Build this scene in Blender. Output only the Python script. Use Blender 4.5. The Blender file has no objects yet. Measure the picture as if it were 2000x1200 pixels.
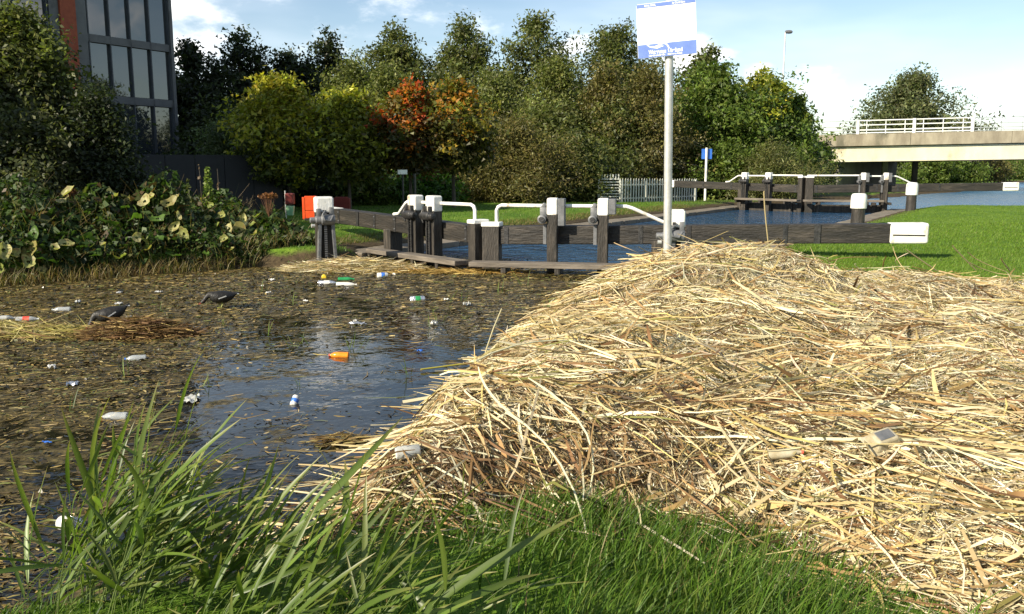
import bpy, bmesh, math, random
import numpy as np
from mathutils import Vector, Matrix, Euler
R_ = math.radians
rng = np.random.default_rng(7)
random.seed(7)
scene = bpy.context.scene
C = scene.collection

# ------------------------------------------------------------------ camera
F_PX = 1700.0; PITCH = R_(9.0); CAM_Z = 1.75
cam_d = bpy.data.cameras.new('camera'); cam = bpy.data.objects.new('camera', cam_d); C.objects.link(cam)
cam.location = (0, 0, CAM_Z); cam.rotation_euler = (R_(90) - PITCH, 0, 0)
cam_d.sensor_width = 36.0; cam_d.lens = 36.0 * F_PX / 2000.0
cam_d.clip_start = 0.05; cam_d.clip_end = 6000.0
scene.camera = cam

# ------------------------------------------------------------------ light
SUN_A, SUN_EL = R_(52), R_(30)            # bearing of the sun: left of straight behind the viewer
to_sun = Vector((-math.sin(SUN_A)*math.cos(SUN_EL), -math.cos(SUN_A)*math.cos(SUN_EL), math.sin(SUN_EL)))
sun_d = bpy.data.lights.new('sun', 'SUN'); sun = bpy.data.objects.new('sun', sun_d); C.objects.link(sun)
sun_d.energy = 4.8; sun_d.angle = R_(0.5); sun_d.color = (1.0, 0.90, 0.72)
sun.rotation_euler = (-to_sun).to_track_quat('-Z', 'Y').to_euler()
sun.location = to_sun * 60
scene.view_settings.view_transform = 'Standard'; scene.view_settings.look = 'None'
scene.view_settings.exposure = 0.95; scene.view_settings.gamma = 1.0

world = bpy.data.worlds.new('World'); scene.world = world; world.use_nodes = True
nt = world.node_tree; N = nt.nodes; Lk = nt.links
N.clear()
wout = N.new('ShaderNodeOutputWorld'); bg = N.new('ShaderNodeBackground'); bg.inputs['Strength'].default_value = 0.076
sky = N.new('ShaderNodeTexSky'); sky.sky_type = 'NISHITA'; sky.sun_disc = False
sky.sun_elevation = SUN_EL; sky.sun_rotation = math.atan2(to_sun.x, to_sun.y)
sky.air_density = 1.0; sky.dust_density = 0.1; sky.ozone_density = 1.0
tc = N.new('ShaderNodeTexCoord')
def wmath(op, a, b=None, c=None):
    n = N.new('ShaderNodeMath'); n.operation = op
    for i, v in enumerate((a, b, c)):
        if v is None: continue
        if isinstance(v, (int, float)): n.inputs[i].default_value = v
        else: Lk.new(v, n.inputs[i])
    return n.outputs[0]
def pixdir(px, py):
    x = (px-1000)/F_PX; y = -(py-600)/F_PX
    d = Vector((x, math.cos(PITCH)+y*math.sin(PITCH), -math.sin(PITCH)+y*math.cos(PITCH)))
    return d.normalized()
# cumulus banks low over the trees, thin haze cloud higher up, the same all round the horizon
noise1 = N.new('ShaderNodeTexNoise'); noise1.inputs['Scale'].default_value = 9.0; noise1.inputs['Detail'].default_value = 7.0
noise1.inputs['Roughness'].default_value = 0.58
mp1 = N.new('ShaderNodeMapping'); mp1.inputs['Scale'].default_value = (1, 1, 2.2)
Lk.new(tc.outputs['Generated'], mp1.inputs['Vector']); Lk.new(mp1.outputs[0], noise1.inputs['Vector'])
sep = N.new('ShaderNodeSeparateXYZ'); Lk.new(tc.outputs['Generated'], sep.inputs[0])
cl = None
CLOUDS = [(1128, 92, .034, 1.0), (1335, 112, .052, 1.0), (1470, 150, .022, .6), (1600, 172, .034, .7),
          (390, 100, .06, .7), (560, 10, .12, .35), (760, -20, .14, .3), (330, -60, .14, .4), (60, 60, .12, .7),
          (1980, 165, .03, .35), (1935, 215, .05, .3), (2300, 150, .09, .9), (2700, 120, .12, .9), (-400, 90, .13, .9), (-900, 120, .14, .9)]
for k in range(26):   # the rest of the sky, out of view, carries the same cloud
    az = R_(48 + k*10.2)
    CLOUDS.append((Vector((math.sin(az), math.cos(az), .10 + .09*((k*7) % 5)/5)).normalized(), None, .07 + .05*((k*3) % 4)/4, .85))
for (px, py, r, w) in CLOUDS:
    d = px if py is None else pixdir(px, py)
    dn = N.new('ShaderNodeVectorMath'); dn.operation = 'SUBTRACT'; Lk.new(tc.outputs['Generated'], dn.inputs[0]); dn.inputs[1].default_value = d
    sc_ = N.new('ShaderNodeVectorMath'); sc_.operation = 'MULTIPLY'; Lk.new(dn.outputs[0], sc_.inputs[0]); sc_.inputs[1].default_value = (1, 1, 1.9)
    ln = N.new('ShaderNodeVectorMath'); ln.operation = 'LENGTH'; Lk.new(sc_.outputs[0], ln.inputs[0])
    v = wmath('MULTIPLY', wmath('SUBTRACT', 1.0, wmath('DIVIDE', ln.outputs['Value'], r)), w)
    v = wmath('MAXIMUM', v, -0.6)
    cl = v if cl is None else wmath('MAXIMUM', cl, v)
den = wmath('ADD', cl, wmath('MULTIPLY', wmath('SUBTRACT', noise1.outputs['Fac'], 0.5), 2.6))
ramp = N.new('ShaderNodeMapRange'); ramp.interpolation_type = 'SMOOTHSTEP'
ramp.inputs['From Min'].default_value = 0.08; ramp.inputs['From Max'].default_value = 0.7
ramp.inputs['To Max'].default_value = 0.93
Lk.new(den, ramp.inputs['Value'])
noise2 = N.new('ShaderNodeTexNoise'); noise2.inputs['Scale'].default_value = 3.0; noise2.inputs['Detail'].default_value = 4.0
mp2 = N.new('ShaderNodeMapping'); mp2.inputs['Scale'].default_value = (1, 1, 4); mp2.inputs['Location'].default_value = (.3, .2, .1)
Lk.new(tc.outputs['Generated'], mp2.inputs['Vector']); Lk.new(mp2.outputs[0], noise2.inputs['Vector'])
thin = N.new('ShaderNodeMapRange'); thin.interpolation_type = 'SMOOTHSTEP'
thin.inputs['From Min'].default_value = .38; thin.inputs['From Max'].default_value = .75; thin.inputs['To Max'].default_value = .38
Lk.new(noise2.outputs['Fac'], thin.inputs['Value'])
mixa = N.new('ShaderNodeMixRGB'); mixa.inputs['Color2'].default_value = (9.0, 9.6, 10.4, 1)
Lk.new(thin.outputs[0], mixa.inputs['Fac']); Lk.new(sky.outputs[0], mixa.inputs['Color1'])
shade = N.new('ShaderNodeMapRange'); shade.inputs['From Min'].default_value = .35; shade.inputs['From Max'].default_value = .62
Lk.new(noise1.outputs['Fac'], shade.inputs['Value'])
ccol = N.new('ShaderNodeMixRGB'); ccol.inputs['Color1'].default_value = (8.2, 8.8, 9.8, 1); ccol.inputs['Color2'].default_value = (12.5, 12.2, 11.6, 1)
Lk.new(shade.outputs[0], ccol.inputs['Fac'])
mixb = N.new('ShaderNodeMixRGB'); Lk.new(ramp.outputs[0], mixb.inputs['Fac']); Lk.new(mixa.outputs[0], mixb.inputs['Color1'])
Lk.new(ccol.outputs[0], mixb.inputs['Color2'])
Lk.new(mixb.outputs[0], bg.inputs['Color']); Lk.new(bg.outputs[0], wout.inputs['Surface'])

# ------------------------------------------------------------------ helpers
def at(px, py, Y=None, z=None):
    d = pixdir(px, py)
    t = Y/d.y if Y is not None else (z-CAM_Z)/d.z
    return Vector((d.x*t, d.y*t, CAM_Z + d.z*t))

def tag(o, label=None, cat=None, group=None, kind=None):
    if label: o['label'] = label
    if cat: o['category'] = cat
    if group: o['group'] = group
    if kind: o['kind'] = kind
    return o
def thing(name, label, cat, loc=(0, 0, 0), rotz=0.0, group=None):
    o = bpy.data.objects.new(name, None); C.objects.link(o); o.location = loc; o.rotation_euler = (0, 0, rotz)
    o.empty_display_size = .1
    return tag(o, label, cat, group)
def link(name, me, mat=None, parent=None, mtx=None):
    if mat is not None and not me.materials: me.materials.append(mat)
    o = bpy.data.objects.new(name, me); C.objects.link(o)
    if parent is not None: o.parent = parent
    if mtx is not None: o.matrix_local = mtx
    return o

class MB:
    def __init__(s): s.v = []; s.f = []
    def add(s, vs, fs):
        b = len(s.v); s.v += [tuple(v) for v in vs]; s.f += [tuple(b+i for i in f) for f in fs]; return s
    def box(s, c, d, rot=None):
        x, y, z = d[0]/2, d[1]/2, d[2]/2
        vs = [Vector((a, b, e)) for e in (-z, z) for b in (-y, y) for a in (-x, x)]
        if rot is not None: vs = [rot @ v for v in vs]
        c = Vector(c)
        return s.add([v+c for v in vs], [(0, 2, 3, 1), (4, 5, 7, 6), (0, 1, 5, 4), (2, 6, 7, 3), (0, 4, 6, 2), (1, 3, 7, 5)])
    def hexa(s, lo, hi):      # two quads of four points each
        return s.add(list(lo)+list(hi), [(3, 2, 1, 0), (4, 5, 6, 7), (0, 1, 5, 4), (1, 2, 6, 5), (2, 3, 7, 6), (3, 0, 4, 7)])
    def tube(s, pts, r, n=8, cap=True):
        pts = [Vector(p) for p in pts]; m = len(pts)
        rs = r if hasattr(r, '__len__') else [r]*m
        up = Vector((0, 0, 1)); vs = []
        t0 = (pts[1]-pts[0]).normalized()
        if abs(t0.z) > .9: up = Vector((0, 1, 0))
        side = t0.cross(up).normalized()
        for i in range(m):
            t = (pts[min(i+1, m-1)]-pts[max(i-1, 0)]).normalized()
            side = (side - t*side.dot(t)).normalized(); w = t.cross(side)
            for k in range(n):
                a = 2*math.pi*k/n; vs.append(pts[i] + (side*math.cos(a)+w*math.sin(a))*rs[i])
        fs = [(i*n+k, i*n+(k+1) % n, (i+1)*n+(k+1) % n, (i+1)*n+k) for i in range(m-1) for k in range(n)]
        if cap: fs += [tuple(range(n-1, -1, -1)), tuple((m-1)*n+k for k in range(n))]
        return s.add(vs, fs)
    def lathe(s, prof, n=16, o=(0, 0, 0), axis='z', power=1.0):
        vs = []
        for (r, h) in prof:
            for k in range(n):
                a = 2*math.pi*k/n; ca, sa = math.cos(a), math.sin(a)
                if power != 1.0:
                    ca = math.copysign(abs(ca)**power, ca); sa = math.copysign(abs(sa)**power, sa)
                p = (r*ca, r*sa, h) if axis == 'z' else ((h, r*ca, r*sa) if axis == 'x' else (r*ca, h, r*sa))
                vs.append((p[0]+o[0], p[1]+o[1], p[2]+o[2]))
        m = len(prof)
        fs = [(i*n+k, i*n+(k+1) % n, (i+1)*n+(k+1) % n, (i+1)*n+k) for i in range(m-1) for k in range(n)]
        fs += [tuple(range(n-1, -1, -1)), tuple((m-1)*n+k for k in range(n))]
        return s.add(vs, fs)
    def mesh(s, name, bevel=0.0, smooth=False, seg=2):
        me = bpy.data.meshes.new(name); me.from_pydata(s.v, [], s.f); me.update()
        bm = bmesh.new(); bm.from_mesh(me)
        bmesh.ops.recalc_face_normals(bm, faces=bm.faces)
        if bevel:
            ed = [e for e in bm.edges if len(e.link_faces) == 2 and e.calc_face_angle(0) > .5]
            bmesh.ops.bevel(bm, geom=ed, offset=bevel, segments=seg, affect='EDGES', profile=.5, clamp_overlap=True)
        bm.to_mesh(me); bm.free()
        if smooth:
            for p in me.polygons: p.use_smooth = True
            me.set_sharp_from_angle(angle=R_(38))
        return me
    def build(s, name, mat, parent=None, bevel=0.0, smooth=False, mtx=None, seg=2):
        return link(name, s.mesh(name, bevel, smooth, seg), mat, parent, mtx)

def np_mesh(name, V, F, col=None, smooth=False):
    me = bpy.data.meshes.new(name); V = np.asarray(V, 'f4').reshape(-1, 3); F = np.asarray(F, 'i4'); nf, k = F.shape
    me.vertices.add(len(V)); me.vertices.foreach_set('co', V.ravel())
    me.loops.add(nf*k); me.loops.foreach_set('vertex_index', F.ravel())
    me.polygons.add(nf); me.polygons.foreach_set('loop_start', np.arange(0, nf*k, k, dtype='i4'))
    me.update(calc_edges=True)
    if smooth: me.polygons.foreach_set('use_smooth', np.ones(nf, bool))
    if col is not None:
        a = me.attributes.new('Col', 'FLOAT_COLOR', 'POINT')
        a.data.foreach_set('color', np.concatenate([np.asarray(col, 'f4'), np.ones((len(V), 1), 'f4')], 1).ravel())
    return me
def ribbon_geo(P, S, col):
    """n strips of k stations: centres P (n,k,3), half-width vectors S, colours (n,3)"""
    n, k, _ = P.shape
    V = np.stack([P-S, P+S], 2).reshape(-1, 3)
    b = (np.arange(n)*2*k)[:, None] + (np.arange(k-1)*2)[None]
    F = np.stack([b, b+1, b+3, b+2], -1).reshape(-1, 4)
    return V, F, np.repeat(col, 2*k, 0)
def leaf_geo(c, a, b, col, fold=.0):
    n = len(c); nn = np.cross(a, b); nn /= (np.linalg.norm(nn, axis=1, keepdims=True)+1e-9)
    la = np.linalg.norm(b, axis=1, keepdims=True)
    V = np.stack([c-a, c+b-a*.15+nn*la*fold, c+a, c-b-a*.15+nn*la*fold], 1).reshape(-1, 3)
    F = (np.arange(n)*4)[:, None] + np.arange(4)[None]
    return V, F, np.repeat(col, 4, 0)
def leaf3_geo(c, a, b, col):
    n = len(c); V = np.stack([c-a*1.05, c+a*.75+b*1.05, c+a*.75-b*1.05], 1).reshape(-1, 3)
    return V, (np.arange(n)*3)[:, None]+np.arange(3)[None], np.repeat(col, 3, 0)
def tube_geo(P, Rr, ns=5):
    n, k, _ = P.shape
    T = np.gradient(P, axis=1); T /= (np.linalg.norm(T, axis=2, keepdims=True)+1e-9)
    ref = np.where(np.abs(T[..., 2:3]) > .85, np.array([1., 0, 0]), np.array([0, 0, 1.]))
    A = np.cross(T, ref); A /= (np.linalg.norm(A, axis=2, keepdims=True)+1e-9); B = np.cross(T, A)
    an = np.arange(ns)*2*np.pi/ns
    V = P[:, :, None] + (A[:, :, None]*np.cos(an)[None, None, :, None]+B[:, :, None]*np.sin(an)[None, None, :, None])*Rr[:, :, None, None]
    base = (np.arange(n)*k*ns)[:, None, None] + (np.arange(k-1)*ns)[None, :, None]
    q = np.arange(ns); q2 = (q+1) % ns
    F = np.stack([base+q, base+q2, base+ns+q2, base+ns+q], -1).reshape(-1, 4)
    return V.reshape(-1, 3), F
def join_geo(parts):
    Vs, Fs, Cs, b = [], [], [], 0
    for (V, F, c) in parts:
        Vs.append(V); Fs.append(F+b); Cs.append(c); b += len(V)
    return np.concatenate(Vs), np.concatenate(Fs), np.concatenate(Cs)
def unit(v): return v/(np.linalg.norm(v, axis=-1, keepdims=True)+1e-9)
def pick(cols, w, n, jit=.15):
    cols = np.array(cols, float); i = rng.choice(len(cols), n, p=np.array(w)/sum(w))
    return np.clip(cols[i]*(1+jit*rng.standard_normal((n, 1)))*(1+.03*rng.standard_normal((n, 3))), .004, .95)
def wob(x, y, s=1.0, seed=0):
    """smooth pseudo-random field, about -1..1"""
    r = np.random.default_rng(100+seed); o = 0
    for k in range(7):
        a = r.uniform(0, 2*np.pi); f = s*r.uniform(.6, 2.2); p = r.uniform(0, 6.28)
        o = o + np.sin((x*np.cos(a)+y*np.sin(a))*f+p)
    return o/3.5
def sdf(x, y, poly):
    x = np.asarray(x, float); y = np.asarray(y, float)
    d = np.full(x.shape, 1e9); ins = np.zeros(x.shape, bool); n = len(poly)
    for i in range(n):
        ax, ay = poly[i]; bx, by = poly[(i+1) % n]; ex, ey = bx-ax, by-ay
        t = np.clip(((x-ax)*ex+(y-ay)*ey)/(ex*ex+ey*ey), 0, 1)
        d = np.minimum(d, (x-ax-t*ex)**2+(y-ay-t*ey)**2)
        c = ((ay > y) != (by > y)) & (x < (bx-ax)*(y-ay)/((by-ay) if by != ay else 1e-9)+ax)
        ins ^= c
    return np.where(ins, -np.sqrt(d), np.sqrt(d))
def sst(x): x = np.clip(x, 0, 1); return x*x*(3-2*x)

# ------------------------------------------------------------------ materials
def mat(name, c1, c2=None, rough=.7, scale=8.0, bump=0.0, bscale=None, metallic=0.0, detail=5.0, stretch=None, spec=.5, coords='Object', c3=None, s3=1.5, **kw):
    m = bpy.data.materials.new(name); m.use_nodes = True; t = m.node_tree; n = t.nodes; l = t.links
    p = n['Principled BSDF']; p.inputs['Roughness'].default_value = rough; p.inputs['Metallic'].default_value = metallic
    p.inputs['Specular IOR Level'].default_value = spec
    for k, v in kw.items(): p.inputs[k].default_value = v
    co = n.new('ShaderNodeTexCoord'); mp = n.new('ShaderNodeMapping'); l.new(co.outputs[coords], mp.inputs[0])
    if stretch: mp.inputs['Scale'].default_value = stretch
    if c2 is None: p.inputs['Base Color'].default_value = (*c1, 1)
    else:
        nz = n.new('ShaderNodeTexNoise'); nz.inputs['Scale'].default_value = scale; nz.inputs['Detail'].default_value = detail; nz.inputs['Roughness'].default_value = .65
        l.new(mp.outputs[0], nz.inputs['Vector'])
        r = n.new('ShaderNodeValToRGB'); r.color_ramp.elements[0].position = .35; r.color_ramp.elements[1].position = .66
        r.color_ramp.elements[0].color = (*c1, 1); r.color_ramp.elements[1].color = (*c2, 1)
        l.new(nz.outputs['Fac'], r.inputs[0]); src = r.outputs[0]
        if c3 is not None:
            nz3 = n.new('ShaderNodeTexNoise'); nz3.inputs['Scale'].default_value = s3; nz3.inputs['Detail'].default_value = 6; nz3.inputs['Roughness'].default_value = .7
            l.new(mp.outputs[0], nz3.inputs['Vector'])
            mr = n.new('ShaderNodeMapRange'); mr.inputs['From Min'].default_value = .54; mr.inputs['From Max'].default_value = .66; l.new(nz3.outputs['Fac'], mr.inputs[0])
            mx = n.new('ShaderNodeMixRGB'); mx.inputs['Color2'].default_value = (*c3, 1); l.new(mr.outputs[0], mx.inputs[0]); l.new(src, mx.inputs[1]); src = mx.outputs[0]
        l.new(src, p.inputs['Base Color'])
    if bump:
        nb = n.new('ShaderNodeTexNoise'); nb.inputs['Scale'].default_value = bscale or scale*3; nb.inputs['Detail'].default_value = 6
        l.new(mp.outputs[0], nb.inputs['Vector'])
        b = n.new('ShaderNodeBump'); b.inputs['Strength'].default_value = bump; b.inputs['Distance'].default_value = .02
        l.new(nb.outputs['Fac'], b.inputs['Height']); l.new(b.outputs[0], p.inputs['Normal'])
    return m
def colmat(name, rough=.55, trans=.3, spec=.3, tint=(1, 1, 1), objvar=0.0):
    """colour per piece from the mesh, with light passing through thin leaves"""
    m = bpy.data.materials.new(name); m.use_nodes = True; t = m.node_tree; n = t.nodes; l = t.links
    p = n['Principled BSDF']; p.inputs['Roughness'].default_value = rough; p.inputs['Specular IOR Level'].default_value = spec
    a = n.new('ShaderNodeAttribute'); a.attribute_name = 'Col'; src = a.outputs['Color']
    if objvar:
        oi = n.new('ShaderNodeObjectInfo'); mr = n.new('ShaderNodeMapRange'); mr.inputs['To Min'].default_value = 1-objvar; mr.inputs['To Max'].default_value = 1+objvar
        l.new(oi.outputs['Random'], mr.inputs[0]); mu = n.new('ShaderNodeVectorMath'); mu.operation = 'SCALE'
        l.new(src, mu.inputs[0]); l.new(mr.outputs[0], mu.inputs['Scale']); src = mu.outputs[0]
    l.new(src, p.inputs['Base Color'])
    if trans:
        tr = n.new('ShaderNodeBsdfTranslucent'); mu = n.new('ShaderNodeMixRGB'); mu.blend_type = 'MULTIPLY'; mu.inputs[0].default_value = 1
        mu.inputs[2].default_value = (1.35, 1.5, .7, 1); l.new(src, mu.inputs[1]); l.new(mu.outputs[0], tr.inputs[0])
        mx = n.new('ShaderNodeMixShader'); mx.inputs[0].default_value = trans; l.new(p.outputs[0], mx.inputs[1]); l.new(tr.outputs[0], mx.inputs[2])
        l.new(mx.outputs[0], n['Material Output'].inputs['Surface'])
    return m
M = {}
M['leaf'] = colmat('leaf', .5, .36, .35)
M['blade'] = colmat('grass_blade', .5, .3, .3)
M['straw'] = colmat('dry_straw', .65, .12, .25)
M['debris'] = colmat('wet_debris', .35, .0, .5)
M['bark'] = mat('bark', (.05, .04, .03), (.12, .1, .075), .9, 6, .6, stretch=(1, 1, .25))
M['birch_bark'] = mat('pale_bark', (.2, .17, .13), (.42, .38, .32), .85, 5, .4, stretch=(1, 1, .3))
M['white'] = mat('white_paint', (.70, .68, .62), (.84, .83, .79), .5, 6, .25, 30, c3=(.36, .27, .16), s3=3.6, stretch=(1, 1, .45))
M['tar'] = mat('black_tarred_timber', (.008, .007, .006), (.03, .025, .019), .62, 3.5, .9, 26, stretch=(.3, 2, 2), c3=(.055, .045, .035), s3=5)
M['tarv'] = mat('black_tarred_post', (.010, .009, .007), (.042, .034, .026), .65, 4, .9, 26, stretch=(2, 2, .3), c3=(.075, .062, .048), s3=5)
M['plank'] = mat('weathered_plank', (.085, .07, .055), (.2, .17, .135), .8, 5, .5, 26, stretch=(.3, 2, 2))
M['iron'] = mat('greased_iron', (.02, .02, .021), (.06, .057, .055), .42, 12, .3, metallic=.3)
M['irongrey'] = mat('grey_iron', (.1, .105, .11), (.17, .17, .175), .5, 9, .2, metallic=.2)
M['galv'] = mat('galvanised_steel', (.4, .4, .38), (.56, .56, .54), .42, 7, .1, metallic=.35)
M['stone'] = mat('coping_stone', (.11, .09, .065), (.22, .185, .14), .85, 4, .6, 20, c3=(.07, .075, .035), s3=2)
M['concrete'] = mat('stained_concrete', (.2, .17, .12), (.33, .29, .21), .85, 1.2, .4, 8, c3=(.12, .11, .075), s3=.5, stretch=(1, 1, .4))
M['cream'] = mat('cream_painted_girder', (.52, .48, .34), (.62, .58, .43), .6, .9, .1, stretch=(1, 1, .5), c3=(.4, .35, .24), s3=.5)
M['dark_concrete'] = mat('dark_concrete', (.1, .095, .085), (.17, .16, .14), .9, .8, .3, 6)
M['asphalt'] = mat('asphalt', (.04, .04, .042), (.06, .06, .06), .9, 5, .2)

# ------------------------------------------------------------------ the lie of the land (z = 0 is the water)
MI = np.array((-.5, 15.4)); AXIS = np.array((12.5, 20.6)); MI2 = MI+AXIS
A_R, A_L = R_(-11), R_(129); LEAF = 3.2
dR = np.array((math.cos(A_R), math.sin(A_R))); dL = np.array((math.cos(A_L), math.sin(A_L)))
HR, HL = MI+LEAF*dR, MI+LEAF*dL; HR2, HL2 = HR+AXIS, HL+AXIS
ua = AXIS/np.linalg.norm(AXIS)
POOL = [(-1.0, 3.3), (-.8, 4.2), (-.4, 6.1), (0.05, 8.4), (.75, 11.3), tuple(HR-.4*ua), tuple(HR+.6*ua), tuple(HL+.6*ua), tuple(HL-.4*ua), (-2.75, 16.5), (-3.0, 15.7), (-3.8, 15.5), (-4.6, 15.7), (-7.7, 13.1),
        (-14, 7.5), (-22, 1), (-22, -6), (-7, 1.2), (-2.7, 2.45)]
CHAMB = [tuple(HR), tuple(HR2+1.5*ua), tuple(HL2+1.5*ua), tuple(HL)]
LOWER = [tuple(HR2), (17.2, 35.6), (25, 36.3), (60, 52), (140, 105), (420, 330), (400, 380), (150, 215), (54, 100), (38, 71.5), (24, 54), tuple(HL2)]
def gz(x, y):
    x = np.asarray(x, float); y = np.asarray(y, float)
    b = .31 + .035*wob(x, y, .5, 1) + .012*wob(x, y, 2.6, 2)
    b = b + .10*np.exp(-((x-1.0)**2+(y-26)**2)/60.) + .06*np.exp(-((x-14)**2+(y-24)**2)/80.) - .25*np.exp(-((x-4)**2/260.+(y-50)**2/60.))
    b = b + .5*sst((y-60)/60)*0 + .35*sst((-x-8)/14)*sst((y-14)/8)
    dp = sdf(x, y, POOL) + .10*wob(x, y, 2.0, 3); dc = sdf(x, y, CHAMB); dl = sdf(x, y, LOWER) + .3*wob(x, y, .4, 4)
    b = np.minimum(b, .10+.16*np.maximum(dc-.5, 0))
    z = -.8 + (b+.8)*sst((dp+.28)/.62)
    z = np.minimum(z, -.8+(b+.8)*sst((dc-.3)/.35)); z = np.minimum(z, -.8+(b+.8)*sst((dl+.5)/1.6))
    return z
def gz1(x, y): return float(gz(np.array([x]), np.array([y]))[0])
xs = np.unique(np.concatenate([np.arange(-9, 9, .17), np.arange(9, 26, .3), np.arange(-28, -9, .5), np.arange(26, 70, 2.), np.arange(-80, -28, 4.), np.array([-2500, -900, -300, -150, 90, 130, 200, 300, 420, 900, 2500])]))
ys = np.unique(np.concatenate([np.arange(-2, 19, .17), np.arange(19, 40, .35), np.arange(40, 110, 2.), np.array([-400, -60, -20, -6, 120, 150, 200, 300, 400, 700, 1500, 3000])]))
GX, GY = np.meshgrid(xs, ys); GZ = gz(GX, GY)
nx, ny = len(xs), len(ys); idx = np.arange(nx*ny).reshape(ny, nx)
Fg = np.stack([idx[:-1, :-1], idx[:-1, 1:], idx[1:, 1:], idx[1:, :-1]], -1).reshape(-1, 4)
def ground_material():
    m = bpy.data.materials.new('grassy_ground'); m.use_nodes = True; t = m.node_tree; n = t.nodes; l = t.links; p = n['Principled BSDF']
    p.inputs['Roughness'].default_value = .9; p.inputs['Specular IOR Level'].default_value = .15
    geo = n.new('ShaderNodeNewGeometry'); sp = n.new('ShaderNodeSeparateXYZ'); l.new(geo.outputs['Position'], sp.inputs[0])
    def nz(sc, det=5):
        q = n.new('ShaderNodeTexNoise'); q.inputs['Scale'].default_value = sc; q.inputs['Detail'].default_value = det; q.inputs['Roughness'].default_value = .68
        l.new(geo.outputs['Position'], q.inputs['Vector']); return q.outputs['Fac']
    def ramp(f, stops):
        r = n.new('ShaderNodeValToRGB'); e = r.color_ramp.elements
        while len(e) < len(stops): e.new(.5)
        for i, (pos, c) in enumerate(stops): e[i].position = pos; e[i].color = (*c, 1)
        l.new(f, r.inputs[0]); return r.outputs[0]
    grass = ramp(nz(7, 8), [(.3, (.06, .12, .010)), (.5, (.105, .18, .018)), (.72, (.16, .22, .035))])
    big = ramp(nz(.55, 4), [(.38, (.7, .8, .75)), (.62, (1.15, 1.1, 1.0))])
    mg = n.new('ShaderNodeMixRGB'); mg.blend_type = 'MULTIPLY'; mg.inputs[0].default_value = 1; l.new(grass, mg.inputs[1]); l.new(big, mg.inputs[2])
    soil = ramp(nz(9, 8), [(.3, (.03, .022, .013)), (.55, (.075, .055, .03)), (.75, (.13, .1, .055))])
    # worn, browned turf and mud low down by the water
    ad = n.new('ShaderNodeMath'); ad.operation = 'MULTIPLY_ADD'; l.new(nz(1.6, 6), ad.inputs[0]); ad.inputs[1].default_value = .35; l.new(sp.outputs['Z'], ad.inputs[2])
    mr = n.new('ShaderNodeMapRange'); mr.inputs['From Min'].default_value = .36; mr.inputs['From Max'].default_value = .47; l.new(ad.outputs[0], mr.inputs[0])
    mx = n.new('ShaderNodeMixRGB'); l.new(mr.outputs[0], mx.inputs[0]); l.new(soil, mx.inputs[1]); l.new(mg.outputs[0], mx.inputs[2])
    l.new(mx.outputs[0], p.inputs['Base Color'])
    b = n.new('ShaderNodeBump'); b.inputs['Strength'].default_value = .6; b.inputs['Distance'].default_value = .03; l.new(nz(40, 6), b.inputs['Height']); l.new(b.outputs[0], p.inputs['Normal'])
    return m
M['ground'] = ground_material()
tag(link('ground', np_mesh('ground', np.stack([GX, GY, GZ], -1), Fg, smooth=True), M['ground']), kind='structure')

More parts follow.
